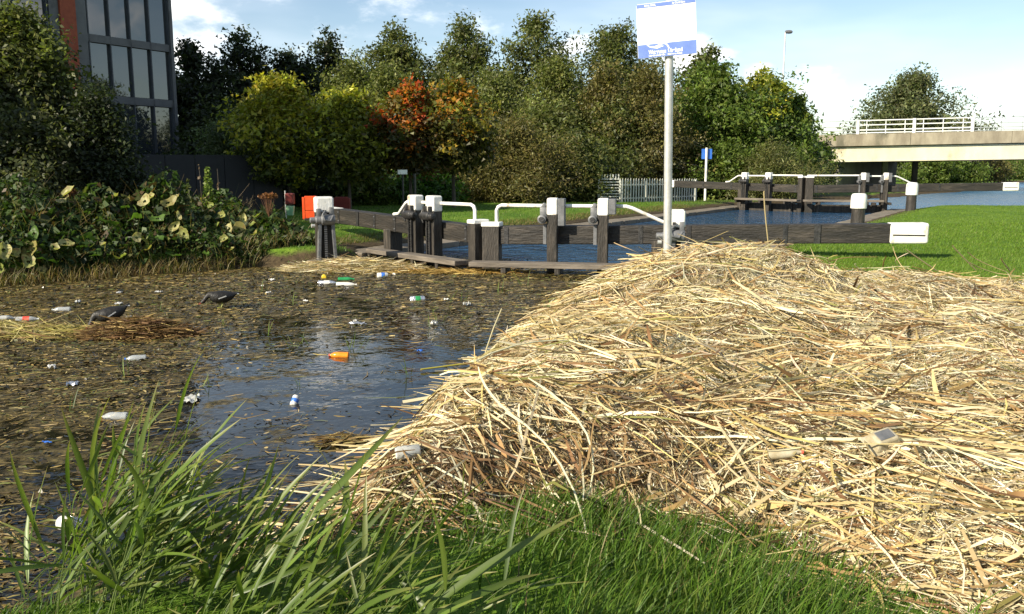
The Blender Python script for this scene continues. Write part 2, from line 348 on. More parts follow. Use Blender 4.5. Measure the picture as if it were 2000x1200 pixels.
def water_material(name, base, bumps, film=0.0):
    m = bpy.data.materials.new(name); m.use_nodes = True; t = m.node_tree; n = t.nodes; l = t.links; p = n['Principled BSDF']
    p.inputs['Base Color'].default_value = (*base, 1); p.inputs['Roughness'].default_value = .05; p.inputs['IOR'].default_value = 1.33
    geo = n.new('ShaderNodeNewGeometry'); h = None
    for (sc, dist, det) in bumps:
        q = n.new('ShaderNodeTexNoise'); q.inputs['Scale'].default_value = sc; q.inputs['Detail'].default_value = det; l.new(geo.outputs['Position'], q.inputs['Vector'])
        mu = n.new('ShaderNodeMath'); mu.operation = 'MULTIPLY'; l.new(q.outputs['Fac'], mu.inputs[0]); mu.inputs[1].default_value = dist
        if h is None: h = mu.outputs[0]
        else:
            a = n.new('ShaderNodeMath'); l.new(h, a.inputs[0]); l.new(mu.outputs[0], a.inputs[1]); h = a.outputs[0]
    b = n.new('ShaderNodeBump'); b.inputs['Strength'].default_value = 1; b.inputs['Distance'].default_value = 1; l.new(h, b.inputs['Height']); l.new(b.outputs[0], p.inputs['Normal'])
    if film:
        # drifting mats of rotting weed that break the mirror
        f = n.new('ShaderNodeTexNoise'); f.inputs['Scale'].default_value = 2.4; f.inputs['Detail'].default_value = 11; f.inputs['Roughness'].default_value = .74; l.new(geo.outputs['Position'], f.inputs['Vector'])
        sp = n.new('ShaderNodeSeparateXYZ'); l.new(geo.outputs['Position'], sp.inputs[0])
        # thicker towards the far bank and the left, where the wind has driven it
        g1 = n.new('ShaderNodeMapRange'); g1.inputs['From Min'].default_value = -1.2; g1.inputs['From Max'].default_value = -3.4; g1.inputs['To Max'].default_value = .13; l.new(sp.outputs['X'], g1.inputs[0])
        g2 = n.new('ShaderNodeMapRange'); g2.inputs['From Min'].default_value = 7.5; g2.inputs['From Max'].default_value = 12; g2.inputs['To Max'].default_value = .10; l.new(sp.outputs['Y'], g2.inputs[0])
        mx0 = n.new('ShaderNodeMath'); mx0.operation = 'MAXIMUM'; l.new(g1.outputs[0], mx0.inputs[0]); l.new(g2.outputs[0], mx0.inputs[1])
        ad = n.new('ShaderNodeMath'); l.new(f.outputs['Fac'], ad.inputs[0]); l.new(mx0.outputs[0], ad.inputs[1])
        mr = n.new('ShaderNodeMapRange'); mr.inputs['From Min'].default_value = .57; mr.inputs['From Max'].default_value = .64; mr.inputs['To Max'].default_value = film; l.new(ad.outputs[0], mr.inputs[0])
        cz = n.new('ShaderNodeTexNoise'); cz.inputs['Scale'].default_value = 17; cz.inputs['Detail'].default_value = 8; l.new(geo.outputs['Position'], cz.inputs['Vector'])
        cr = n.new('ShaderNodeValToRGB'); cr.color_ramp.elements[0].position = .35; cr.color_ramp.elements[1].position = .7
        cr.color_ramp.elements[0].color = (.028, .023, .010, 1); cr.color_ramp.elements[1].color = (.15, .115, .042, 1); l.new(cz.outputs['Fac'], cr.inputs[0])
        d = n.new('ShaderNodeBsdfPrincipled'); d.inputs['Roughness'].default_value = .6; d.inputs['Specular IOR Level'].default_value = .25; l.new(cr.outputs[0], d.inputs['Base Color'])
        b2 = n.new('ShaderNodeBump'); b2.inputs['Strength'].default_value = .8; b2.inputs['Distance'].default_value = .03; l.new(cz.outputs['Fac'], b2.inputs['Height']); l.new(b2.outputs[0], d.inputs['Normal'])
        ms = n.new('ShaderNodeMixShader'); l.new(mr.outputs[0], ms.inputs[0]); l.new(p.outputs[0], ms.inputs[1]); l.new(d.outputs[0], ms.inputs[2])
        l.new(ms.outputs[0], n['Material Output'].inputs['Surface'])
    return m
M['water'] = water_material('still_weedy_water', (.012, .011, .007), [(2.2, .012, 3), (14, .0018, 2)], film=.92)
M['lockwater'] = water_material('rippled_lock_water', (.012, .05, .11), [(2.2, .22, 3), (9, .03, 2)])  # blue of the reflected sky put into the base colour
M['farwater'] = water_material('open_canal_water', (.04, .12, .22), [(1.0, .3, 3), (5, .05, 2)])  # base colour carries the sky's reflected blue here too
M['farwater'].node_tree.nodes['Principled BSDF'].inputs['Roughness'].default_value = .25
zw = .0
w1 = [(-60, -12), (12, -12), (6.5, 14.0), (HR[0], HR[1]), tuple(MI), tuple(HL), (-5, 20.5), (-60, 24)]
me = bpy.data.meshes.new('canal_water'); me.from_pydata([(x, y, zw) for x, y in w1], [], [tuple(range(len(w1)))]); me.update()
tag(link('canal_water', me, M['water']), kind='structure')
w2 = [tuple(HR), (6.5, 14.0), tuple(HR2+np.array((1.5, -.3))), tuple(HR2), tuple(MI2), tuple(HL2), (7, 40), (-5, 20.5), tuple(HL), tuple(MI)]
me = bpy.data.meshes.new('lock_water'); me.from_pydata([(x, y, zw) for x, y in w2], [], [tuple(range(len(w2)))]); me.update()
tag(link('lock_water', me, M['lockwater']), kind='structure')
w3 = [tuple(HL2), tuple(MI2), tuple(HR2), tuple(HR2+np.array((1.5, -.3))), (30, 33), (600, 300), (600, 600), (60, 160), (7, 40)]
me = bpy.data.meshes.new('lower_canal_water'); me.from_pydata([(x, y, zw) for x, y in w3], [], [tuple(range(len(w3)))]); me.update()
tag(link('lower_canal_water', me, M['farwater']), kind='structure')

# ------------------------------------------------------------------ lock walls with coping stones
def lock_wall(label, a, b, side):
    a, b = np.array(a), np.array(b); d = b-a; ln = np.linalg.norm(d); d = d/ln; nrm = np.array((d[1], -d[0]))*side
    t = thing('lock_wall', label, 'wall', (a[0], a[1], 0), math.atan2(d[1], d[0]))
    sy = -side   # local y that points away from the chamber
    MB().box((ln/2, sy*.5, -.55), (ln, .8, 1.0)).build('masonry', M['stone'], t)
    s = 0.0; k = 0
    while s < ln-.2:
        w = min(1.15+.25*math.sin(k*2.3), ln-s)
        m = MB(); j = .012*math.sin(k*5.1)
        m.box((s+w/2, sy*(.46+j), .02), (w-.022, .96, .2), Euler((.008*math.sin(k*3.1), .006*math.sin(k*1.7), 0)).to_matrix())
        m.build('coping_stone', M['stone'], t, bevel=.022); s += w; k += 1
    s = 0.0; k = 0
    while s < ln-.2:
        w = min(.8+.2*math.sin(k*1.9+1), ln-s)
        MB().box((s+w/2, sy*.49+.006*math.sin(k*4), -.175), (w-.02, .84, .165)).build('stone_block', M['stone'], t, bevel=.015); s += w; k += 1
    return t
lock_wall('long stone coping of the lock chamber along the mown bank with the palisade fence', HL-.9*ua, HL2+1.2*ua, -1)
lock_wall('stone coping of the lock chamber beside the two black bollards', HR-.7*ua, HR2+1.4*ua, 1)

# ------------------------------------------------------------------ lock gates
M['crack'] = mat('dark_crack', (.004, .004, .003), None, .9)
def paddle_post(par, x, s, h, style, z0=-.6, z1=1.27, boxlen=.0):
    """a gate post with white painted head and its paddle gear"""
    yf = s*.27
    pwid = .17 if style == 'side' else .25
    p = MB().box((x, yf, (z0+z1-.02)/2), (pwid, .2, z1-z0-.02)).build('post', M['tarv'], par, bevel=.012)
    MB().box((x, yf, z1-.15), (pwid+.016, .216, .3)).build('white_cap', M['white'], p, bevel=.035, seg=3)
    if style == 'side':
        c = MB(); xl = x-.15*1.0
        c.box((xl, yf+s*.01, z1-.26), (.12, .15, .2)); c.lathe([(.03, -.16), (.075, -.155), (.075, .1), (.03, .105)], 14, (xl-.02, yf, z1-.36), axis='y')
        c.box((xl, yf+s*.02, z1-.14), (.07, .1, .1), Euler((0, .5, 0)).to_matrix())
        c.build('gear_casting', M['irongrey'], p, bevel=.01, smooth=True)
        MB().lathe([(.02, -.012), (.045, -.012), (.045, .012), (.02, .012)], 12, (xl-.02, yf+s*.162, z1-.36), axis='y').build('spindle', M['iron'], p, smooth=True)
        MB().box((x-.13, yf-s*.01, z1-.62), (.06, .1, .34)).build('rack', M['irongrey'], p, bevel=.006)
        MB().box((x+.155, yf, z1-.14-boxlen/2), (.11, .2, .26+boxlen)).build('gear_cover', M['irongrey'], p, bevel=.008)
    else:
        c = MB(); c.lathe([(.02, -.2), (.06, -.195), (.06, -.12), (.085, -.11), (.085, .11), (.06, .12), (.06, .2), (.02, .205)], 14, (x, yf+s*.15, z1-.37), axis='x')
        c.box((x-.08, yf+s*.13, z1-.27), (.05, .1, .16)); c.box((x+.09, yf+s*.13, z1-.27), (.05, .1, .16))
        c.tube([(x+.14, yf+s*.15, z1-.25), (x+.16, yf+s*.19, z1-.37), (x+.1, yf+s*.17, z1-.5)], .02, 6)
        c.build('gear_casting', M['iron'], p, bevel=.008, smooth=True)
        for dx in (-.045, .045):
            MB().box((x+dx, yf+s*.125, (z1-.4+.14)/2), (.035, .05, z1-.4-.14)).build('rack', M['iron'], p, bevel=.004)
        for k in range(16):
            MB().box((x, yf+s*.118, z1-.5-.045*k), (.05, .02, .02)).build('rack_tooth', M['iron'], p)
    return p
def gate_leaf(label, mi, ang, s, zo, blen, posts, style, mitre_top, far):
    t = thing('lock_gate', label, 'lock gate', (mi[0], mi[1], zo), ang, 'mitre gate leaves of the lock')
    w = .3 if s < 0 else .2
    x0 = .012
    mp = MB().box((x0+w/2, s*.04, (mitre_top-.9)/2), (w, .3, mitre_top+.9)).build('mitre_post', M['tarv'], t, bevel=.012)
    MB().box((x0+w/2, s*.04, mitre_top-.005), (w+.03, .34, .075)).build('white_cap', M['white'], mp, bevel=.02)
    MB().box((LEAF-.13, 0, 0), (.26, .3, 1.1)).build('heel_post', M['tarv'], t, bevel=.015)
    # balance beam, rising a little to its tail
    xb, xe = x0+w+.004, blen; zb0, zb1 = .45, .58; th = .315; de = .29; tail = .6
    def zc(x): return zb0+(zb1-zb0)*(x-xb)/(xe-xb)
    def seg(xa, xc, g):
        return ([(xa, -de/2-g, zc(xa)-g), (xc, -de/2-g, zc(xc)-g), (xc, de/2+g, zc(xc)-g), (xa, de/2+g, zc(xa)-g)],
                [(xa, -de/2-g, zc(xa)+th+g), (xc, -de/2-g, zc(xc)+th+g), (xc, de/2+g, zc(xc)+th+g), (xa, de/2+g, zc(xa)+th+g)])
    bm_ = MB().hexa(*seg(xb, xe-.04, 0)).build('balance_beam', M['tar'], t, bevel=.018)
    we = MB().hexa(*seg(xe-tail, xe, .008)).build('white_end', M['white'], bm_, bevel=.04, seg=3)
    zc_e = zc(xe-tail/2)+th*.42
    MB().box((xe-tail/2, s*(de/2+.011), zc_e), (tail*.8, .012, .022)).build('paint_crack', M['tarv'], we)
    for xs_ in (xb+.12, LEAF-.45, LEAF+.35, LEAF+1.9):
        if xs_ > xe-tail-.2: continue
        st = MB().box((xs_, s*(de/2+.005), zc(xs_)+th/2), (.075, .01, th*.96)).build('iron_strap', M['iron'], bm_)
        for f in (.2, .8): MB().lathe([(.004, 0), (.017, .002), (.012, .012), (.003, .014)], 8, (xs_, s*(de/2+.010), zc(xs_)+th*f), axis='y').build('bolt', M['irongrey'], st)
    for k in range(7):   # drying cracks in the timber
        xk = xb+.4+(xe-tail-xb-1.2)*((k*.61+.17*math.sin(k*4)) % 1); lk = .25+.3*((k*.37) % 1)
        MB().box((xk, s*(de/2+.0015), zc(xk)+th*(.2+.6*((k*.43) % 1))), (lk, .003, .007), Euler((0, -.02+.03*math.sin(k*3), 0)).to_matrix()).build('crack', M['crack'], bm_)
    if zo < .1:
        MB().box((xe-tail-1.1, s*(de/2+.012), zc(xe-tail-1.1)+th/2), (.10, .014, th*.98)).build('iron_strap', M['iron'], bm_)
    for (x, bl) in posts: paddle_post(t, x, s, 0, style, boxlen=bl)
    # foot plank and its brackets
    ya = s*.40
    fp = MB().box((1.42, s*.56, .15), (3.05, .3, .085)).build('foot_plank', M['plank'], t, bevel=.01)
    for x in (.35, posts[0][0], posts[1][0], 2.75):
        MB().box((x+.14, s*.46, .05), (.09, .46, .1)).build('bracket', M['tarv'], t, bevel=.008)
    for x in (.55, 2.7):
        MB().box((x, 0, -.3), (.16, .24, .74)).build('frame_upright', M['tarv'], t, bevel=.01)
    # leaf planking, under water but for its top edge
    MB().box((1.55, 0, -.45), (2.9, .12, .86)).build('leaf_planking', M['tarv'], t)
    # handrail
    zr = 1.13; yr = s*.2; x1, x2 = posts[0][0], posts[1][0]; r = .032
    if not far:
        a0 = x0+w-.06
        MB().tube([(a0, yr*.4, mitre_top), (a0, yr*.4, zr-.09), (a0+.03, yr*.4, zr-.03), (a0+.09, yr*.5, zr), (x1-.09, yr, zr)], r, 10).build('handrail', M['white'], t, smooth=True)
    else:
        MB().tube([(x0+.05, yr*.5, mitre_top+.05), (x1-.09, yr, zr+.03)], r, 8).build('handrail', M['white'], t, smooth=True)
    MB().tube([(x1+.09, yr, zr), (x2-.09, yr, zr)], r, 10).build('handrail', M['white'], t, smooth=True)
    MB().tube([(x2+.09, yr, zr), (x2+.38, yr, zr), (x2+.48, yr*.9, zr-.03), (x2+.98, yr*.2, .87), (x2+1.2, yr*.1, .85)], r, 10).build('handrail', M['white'], t, smooth=True)
    return t
gate_leaf('near lock gate leaf with its long beam running over the grass to a white end', MI, A_R, -1, 0, 7.3, [(1.27, .2), (2.13, .0)], 'side', .80, False)
gate_leaf('near lock gate leaf whose dark beam runs back behind the paddle stand', MI, A_L, 1, 0, 5.95, [(1.16, 0), (1.78, 0)], 'front', .84, False)
gate_leaf('far lock gate leaf with beam end in front of the canal bend', MI2, A_R, -1, .34, 8.0, [(2.2, .1), (3.05, .1)], 'side', 1.1, True)
gate_leaf('far lock gate leaf with thin black beam crossing before the palisade fence', MI2, A_L, 1, .34, 7.4, [(1.55, 0), (2.75, 0)], 'front', 1.1, True)

def paddle_stand(label, loc, rz, h):
    t = thing('paddle_stand', label, 'paddle gear', loc, rz, 'paddle stands on the banks')
    MB().box((0, 0, -.2), (.62, .5, .52)).build('base', M['stone'], t, bevel=.02)
    f = MB().box((0, .06, h/2), (.3, .22, h)).build('post', M['tarv'], t, bevel=.012)
    MB().box((0, .06, h-.14), (.318, .238, .29)).build('white_cap', M['white'], f, bevel=.035, seg=3)
    for dx in (-.11, .11):
        MB().hexa([(dx*1.35-.03, -.14, .09), (dx*1.35+.03, -.14, .09), (dx*1.35+.03, -.055, .09), (dx*1.35-.03, -.055, .09)],
                  [(dx-.03, -.14, h-.4), (dx+.03, -.14, h-.4), (dx+.03, -.055, h-.4), (dx-.03, -.055, h-.4)]).build('side_rail', M['irongrey'], t, bevel=.008)
    r = MB().box((-.02, -.1, h*.45), (.05, .04, h*.72)).build('rack', M['iron'], t)
    for k in range(20):
        MB().box((-.02, -.127, h*.13+k*h*.033), (.05, .014, .018)).build('rack_tooth', M['irongrey'], r)
    c = MB(); c.lathe([(.02, -.3), (.05, -.29), (.05, -.2), (.07, -.19), (.07, -.1), (.095, -.09), (.095, .14), (.05, .15), (.02, .16)], 16, (0, -.12, h-.4), axis='x')
    c.box((-.13, -.1, h-.28), (.07, .1, .16)); c.box((.1, -.1, h-.27), (.07, .1, .18))
    c.tube([(-.02, -.16, h-.24), (-.08, -.2, h-.3), (-.05, -.22, h-.4), (.05, -.22, h-.42), (.11, -.18, h-.33)], .022, 8)
    c.build('gear_casting', M['irongrey'], t, bevel=.01, smooth=True)
    MB().lathe([(.015, -.03), (.035, -.03), (.035, .03), (.015, .03)], 10, (-.24, -.12, h-.5), axis='x').build('pawl', M['galv'], t, smooth=True)
    return t
p = at(637, 505, z=.16)
paddle_stand('black iron paddle stand with white head on the grassy bank before the dark trees', (p.x, p.y, .06), R_(25), 1.2)
p = at(1291, 520, z=.12)
paddle_stand('black iron paddle stand with white head half hidden behind the sign pole', (p.x+.03, 13.75, gz1(p.x, 13.75)-.05), R_(-6), .98)

# ------------------------------------------------------------------ bollards
def bollard(label, px, py, z, h, r):
    p = at(px, py, z=z); g = gz1(p.x, p.y)
    t = thing('bollard', label, 'bollard', (p.x, p.y, g-.03), 0, 'mooring bollards beside the lock')
    MB().lathe([(r*1.12, 0), (r*1.03, .06), (r*.97, h*.55), (r*.97, h*.62)], 20).build('body', M['tarv'], t, smooth=True)
    prof = [(r*1.0, h*.56), (r*1.15, h*.58), (r*1.15, h*.8), (r*1.1, h*.93), (r*.95, h*.985), (r*.7, h), (r*.1, h+.004)]
    MB().lathe(prof, 24, power=.85).build('white_cap', M['white'], t, smooth=True)
bollard('stout black bollard with white head on the lawn behind the near beam end', 1675, 433, .36, .93, .175)
bollard('black bollard with white head beside the far gate beam', 1779, 404, .36, 1.08, .18)

# ------------------------------------------------------------------ sign pole
def text_mesh(s, size, name='lettering', shear=0.0, extr=.0008, xscale=1.0):
    cu = bpy.data.curves.new(name, 'FONT'); cu.body = s; cu.size = size; cu.align_x = 'LEFT'; cu.shear = shear; cu.extrude = extr; cu.offset = size*.03
    o = bpy.data.objects.new('tmp', cu); C.objects.link(o); bpy.context.view_layer.update()
    me = bpy.data.meshes.new_from_object(o.evaluated_get(bpy.context.evaluated_depsgraph_get())); me.name = name
    bpy.data.objects.remove(o); 
    xs_ = [v.co.x for v in me.vertices]; w = max(xs_)-min(xs_)
    return me, w
M['signwhite'] = mat('sign_white', (.82, .83, .84), None, .4)
M['signblue'] = mat('faded_blue_print', (.10, .17, .46), (.13, .21, .52), .4, 6)
M['blue'] = mat('blue_sign_paint', (.03, .13, .5), (.04, .16, .55), .45, 5)
SY = 9.2
pt = at(1306.5, 40, Y=SY); pb = at(1302.5, 487, Y=SY)
sx = pb.x + (pb.x-pt.x)*((pb.z-.0)/(pt.z-pb.z)); gzz = gz1(sx, SY)
sg = thing('canal_sign', 'blue and white notice board on a tall grey steel pole rising from the reed pile', 'sign', (sx, SY, gzz-.05))
top = at(1308.5, -22, Y=SY)
lean = Vector((top.x-sx, 0, top.z-gzz))
MB().tube([(0, 0, 0), (lean.x, 0, lean.z)], .043, 18).build('pole', M['galv'], sg, smooth=True)
bc = at(1301.5, 57, Y=SY-.06); W, Hh = .595, .535
bl = Vector((bc.x-sx, -.062, bc.z-(gzz-.05)))
bmx = Matrix.Translation(bl) @ Euler((0, R_(-3.4), 0)).to_matrix().to_4x4() @ Euler((0, 0, R_(-18))).to_matrix().to_4x4()
def rrect(w, h, r, y0, y1, cx=0, cz=0, n=5):
    pts = []
    for (sx_, sz_, a0) in ((1, 1, 0), (-1, 1, 90), (-1, -1, 180), (1, -1, 270)):
        for k in range(n):
            a = R_(a0+90*k/(n-1)); pts.append((cx+sx_*(w/2-r)+r*math.cos(a), cz+sz_*(h/2-r)+r*math.sin(a)))
    m = MB(); q = len(pts)
    m.add([(x, y0, z) for x, z in pts]+[(x, y1, z) for x, z in pts], [tuple(range(q)), tuple(range(2*q-1, q-1, -1))]+[(k, (k+1) % q, q+(k+1) % q, q+k) for k in range(q)])
    return m
bd = rrect(W, Hh, .015, -.003, .003).build('board', M['signwhite'], sg, mtx=bmx)
MB().box((0, -.0042, Hh/2-.022), (W-.006, .002, .036)).build('blue_band', M['signblue'], bd)
MB().box((0, -.0042, -Hh/2+.068), (W-.006, .002, .132)).build('blue_band', M['signblue'], bd)
rx90 = Euler((R_(90), 0, 0)).to_matrix().to_4x4()
def put_text(s, size, x, z, width=None, m=None, shear=0.0):
    me, w = text_mesh(s, size, shear=shear); k = 1 if width is None else width/w
    link('lettering', me, m or M['signwhite'], bd, Matrix.Translation((x, -.0062, z)) @ rx90 @ Matrix.Diagonal((k, 1, 1, 1)))
put_text('Waterways', .056, -.185, -Hh/2+.036, .178)
put_text('Ireland', .056, .035, -Hh/2+.036, .118)
put_text('Uiscebhealaí Éireann', .022, -.185, -Hh/2+.012, .165)
put_text('Watterweys Airlann', .022, .005, -Hh/2+.012, .148)
put_text('ROYAL CANAL', .026, -.215, Hh/2-.031, .115)
put_text('An Chanáil Ríoga', .026, .065, Hh/2-.031, .13)
# swan-necked wave of the emblem
def stroke(pts, ws, name='emblem'):
    m = MB(); vs = []
    for i, (x, z) in enumerate(pts):
        a = pts[max(i-1, 0)]; b = pts[min(i+1, len(pts)-1)]; dx, dz = b[0]-a[0], b[1]-a[1]; l_ = math.hypot(dx, dz) or 1
        vs += [(x-dz/l_*ws[i], -.0058, z+dx/l_*ws[i]), (x+dz/l_*ws[i], -.0058, z-dx/l_*ws[i])]
    m.add(vs, [(2*i, 2*i+1, 2*i+3, 2*i+2) for i in range(len(pts)-1)]); return m.build(name, M['signwhite'], bd)
zb_ = -Hh/2
stroke([(-.205, zb_+.128), (-.165, zb_+.106), (-.12, zb_+.102), (-.075, zb_+.118), (-.035, zb_+.131), (-.005, zb_+.123), (.012, zb_+.1), (.02, zb_+.08), (.014, zb_+.066), (.022, zb_+.036)],
       [.001, .007, .009, .007, .006, .007, .007, .006, .005, .002])
stroke([(-.15, zb_+.098), (-.1, zb_+.091), (-.06, zb_+.103), (-.03, zb_+.104)], [.002, .006, .006, .001])
for z in (Hh/2-.12, -Hh/2+.16): MB().box((.005, .052, z), (.13, .09, .035)).build('clamp', M['galv'], bd, bevel=.005)
for (x, z) in ((.035, .11), (.07, .118)): MB().box((x, -.0045, z), (.022, .002, .003), Euler((0, .5 if x > .05 else -.9, 0)).to_matrix()).build('scratch', M['irongrey'], bd)
p = at(1377, 389, Y=44); g = gz1(p.x, 44)
fs = thing('channel_sign', 'small plain blue square sign on a white post by the palisade fence', 'sign', (p.x, 44, g-.05))
MB().tube([(0, 0, 0), (0, 0, at(1377, 289, Y=44).z-g+.05)], .06, 10).build('post', M['white'], fs, smooth=True)
q = at(1381, 301, Y=44)
rrect(.52, .5, .03, .062, .07).build('blue_plate', M['blue'], fs, mtx=Matrix.Translation((q.x-p.x, 0, q.z-g+.05)))

# ------------------------------------------------------------------ palisade fence
fa, fb = at(1213, 400, Y=39.3), at(1362, 388, Y=43)
FD = Vector((fb.x-fa.x, fb.y-fa.y)); FL = FD.length; FDn = FD/FL
M['pale'] = mat('galvanised_pale', (.4, .41, .36), (.54, .55, .5), .5, 4)
pf = thing('palisade_fence', 'grey galvanised palisade fence on the bank behind the lock', 'fence', (fa.x, fa.y, .05), math.atan2(FDn.y, FDn.x))
pw, n_p = .07, 30
pm = MB(); hh_ = 1.04
pm.add([(-pw/2, 0, 0), (pw/2, 0, 0), (pw/2, 0, hh_), (0, 0, hh_+.09), (-pw/2, 0, hh_), (-pw/2, .02, 0), (pw/2, .02, 0), (pw/2, .02, hh_), (0, .02, hh_+.09), (-pw/2, .02, hh_)],
       [(0, 1, 2, 3, 4), (9, 8, 7, 6, 5), (0, 5, 6, 1), (1, 6, 7, 2), (2, 7, 8, 3), (3, 8, 9, 4), (4, 9, 5, 0)])
pme = pm.mesh('pale'); pme.materials.append(M['pale'])
for k in range(n_p):
    x = (k+.5)*FL/n_p
    link('pale', pme, None, pf, Matrix.Translation((x, 0, gz1(fa.x+FDn.x*x, fa.y+FDn.y*x)-.1+.012*math.sin(k*2.7))) @ Euler((0, .014*math.sin(k*1.9), 0)).to_matrix().to_4x4())
for zz in (.2, .8): MB().box((FL/2, .045, zz+.2), (FL, .04, .05), Euler((0, 0, 0)).to_matrix()).build('rail', M['pale'], pf)
for x in (.05, FL*.33, FL*.66, FL-.05): MB().box((x, .09, .62), (.08, .06, 1.15)).build('post', M['pale'], pf)
ga = at(1168, 402, Y=39.5)
pg = thing('palisade_gate', 'short grey steel barrier with level bars and spiked top beside the palisade fence', 'gate', (ga.x, ga.y, .1), R_(3))
gw = 1.0
for k in range(7): MB().box((.16+k*.125, 0, 1.3), (.05, .02, .26)).build('spike', M['pale'], pg)
for k in range(8): MB().box((gw/2, .02, .3+k*.13), (gw, .03, .055)).build('bar', M['pale'], pg)
for x in (.02, gw-.02): MB().box((x, .03, .6), (.07, .06, 1.2)).build('post', M['pale'], pg)

# ------------------------------------------------------------------ road bridge
BL, BR = at(1560, 318, Y=73), at(2140, 309, Y=67)
bd_ = Vector((BR.x-BL.x, BR.y-BL.y)); blen = bd_.length; bang = math.atan2(bd_.y, bd_.x); grad = math.atan2(BR.z-BL.z, blen)
br = thing('road_bridge', 'concrete road bridge with cream girder and steel railing over the canal', 'bridge', (BL.x, BL.y, 0), bang)
br.rotation_mode = 'XYZ'
S_ = Matrix.Translation((0, 0, BL.z)) @ Euler((0, -grad, 0)).to_matrix().to_4x4()
gh = .036*33; BX0 = 0.0; BX1 = blen+30
gd = MB().box(((BX0+BX1)/2, .3, gh/2), (BX1-BX0, .5, gh)).build('girder', M['cream'], br, mtx=S_)
MB().box(((BX0+BX1)/2, .045, .05), (BX1-BX0, .1, .1)).build('girder_flange', M['cream'], gd)
for k in range(5):
    MB().box(((BX0+BX1)/2, 2.6+k*2.4, gh/2), (BX1-BX0, .5, gh)).build('girder', M['dark_concrete'], br, mtx=S_)
MB().box(((BX0+BX1)/2-4, 6.5, gh+.32), (BX1-BX0+8, 13, .5)).build('deck', M['dark_concrete'], br, mtx=S_)
pn = 0; x = BX0-6
while x < BX1:
    wseg = 7.2
    MB().box((x+wseg/2, -.06, gh+.53), (wseg-.018, .38, .94)).build('parapet_panel', M['concrete'], br, bevel=.02, mtx=S_); x += wseg
MB().box(((BX0+BX1)/2-4, 6.3, gh+.6), (BX1-BX0+8, 12, .06)).build('road_surface', M['asphalt'], br, mtx=S_)
zr0 = gh+1.0
M['rail'] = mat('pale_railing_paint', (.62, .63, .6), (.72, .72, .68), .5, 3)
M['mesh_steel'] = mat('grey_mesh_steel', (.3, .32, .32), None, .5, metallic=.2)
def bx(px):   # bridge coordinate of a picture column
    d = pixdir(px, 240); o = Vector((BL.x, BL.y)); t = Vector((math.cos(bang), math.sin(bang)))
    den_ = d.x*t.y-d.y*t.x; k = (o.x*t.y-o.y*t.x)/den_; q = Vector((d.x*k, d.y*k))-o; return q.dot(t)
xp = [bx(v) for v in (1677, 1787, 1901)]
rl = MB().box((xp[0], 0, zr0+.57), (.22, .22, 1.16)).build('railing_post', M['rail'], br, bevel=.02, mtx=S_)
for v in xp[1:]: MB().box((v, 0, zr0+.57), (.22, .22, 1.16)).build('railing_post', M['rail'], br, bevel=.02, mtx=S_)
for zz in (.1, .34, .72, 1.08):
    MB().box(((xp[0]+xp[2])/2, .02, zr0+zz), (xp[2]-xp[0], .09, .08)).build('rail', M['rail'], br, mtx=S_)
for a, b in ((xp[0], xp[1]), (xp[1], xp[2])):
    for f in (.16, .5, .84):
        MB().box((a+(b-a)*f, .03, zr0+.55), (.06, .05, 1.08)).build('baluster', M['rail'], br, mtx=S_)
for (a, b) in ((BX0-6, xp[0]), (xp[2], BX1)):
    for zz in (.08, .3, .62, 1.05):
        MB().box(((a+b)/2, .02, zr0+zz), (b-a, .05, .055)).build('rail', M['mesh_steel'], br, mtx=S_)
    k = a+.6
    while k < b:
        MB().box((k, .03, zr0+.54), (.04, .04, 1.1)).build('baluster', M['mesh_steel'], br, mtx=S_); k += 1.45
for y in (11.9,):
    for zz in (.15, .6, 1.05): MB().box(((BX0+BX1)/2, y, zr0-.3+zz), (BX1-BX0, .06, .06)).build('far_rail', M['mesh_steel'], br, mtx=S_)
# abutment along the bank and a pier
MB().hexa([(-9, .7, -.5), (3.2, .7, -.5), (9.2, 13, -.5), (-9, 13, -.5)], [(-9, .7, 2.6), (3.2, .7, 2.6), (9.2, 13, 2.6), (-9, 13, 2.6)]).build('abutment', M['dark_concrete'], br)
xq = bx(1744)
MB().box((xq, 3.2, 1.0), (.45, .6, 3.0)).build('pier', M['dark_concrete'], br, bevel=.05)
MB().box((xq+3.2, 9.2, 1.0), (.45, .6, 3.0)).build('pier', M['dark_concrete'], br, bevel=.05)
# road embankment behind the trees
em = MB(); em.hexa([(BL.x-60, 66, -.5), (BL.x-.5, 70.5, -.5), (BL.x+6, 92, -.5), (BL.x-60, 90, -.5)], [(BL.x-60, 73, 3.6), (BL.x-2.2, 73.6, 3.6), (BL.x+1, 86, 3.6), (BL.x-60, 86, 3.6)])
tag(em.build('road_embankment', M['ground']), kind='structure')

# ------------------------------------------------------------------ street lamps
def lamp(label, px, pytop, Y, zb, arm):
    p = at(px, pytop, Y=Y); t = thing('street_lamp', label, 'street lamp', (p.x, Y, zb), 0, 'street lamps on the road')
    h = p.z-zb
    MB().tube([(0, 0, 0), (0, 0, h*.12), (0, 0, h*.13), (0, 0, h-.1), (arm*.5, 0, h), (arm, 0, h+.02)], [.12, .12, .085, .06, .05, .04], 10).build('column', M['galv'], t, smooth=True)
    MB().lathe([(.05, -.35), (.13, -.3), (.16, 0), (.13, .22), (.04, .3)], 12, (arm, 0, h-.03), axis='x').build('lantern', M['irongrey'], t, smooth=True)
lamp('tall thin street lamp above the green trees by the bridge', 1534, 62, 78, 3.4, .32)
lamp('dark street lamp column among the shaded trees by the glass building', 541, 106, 72, 1.0, .5)

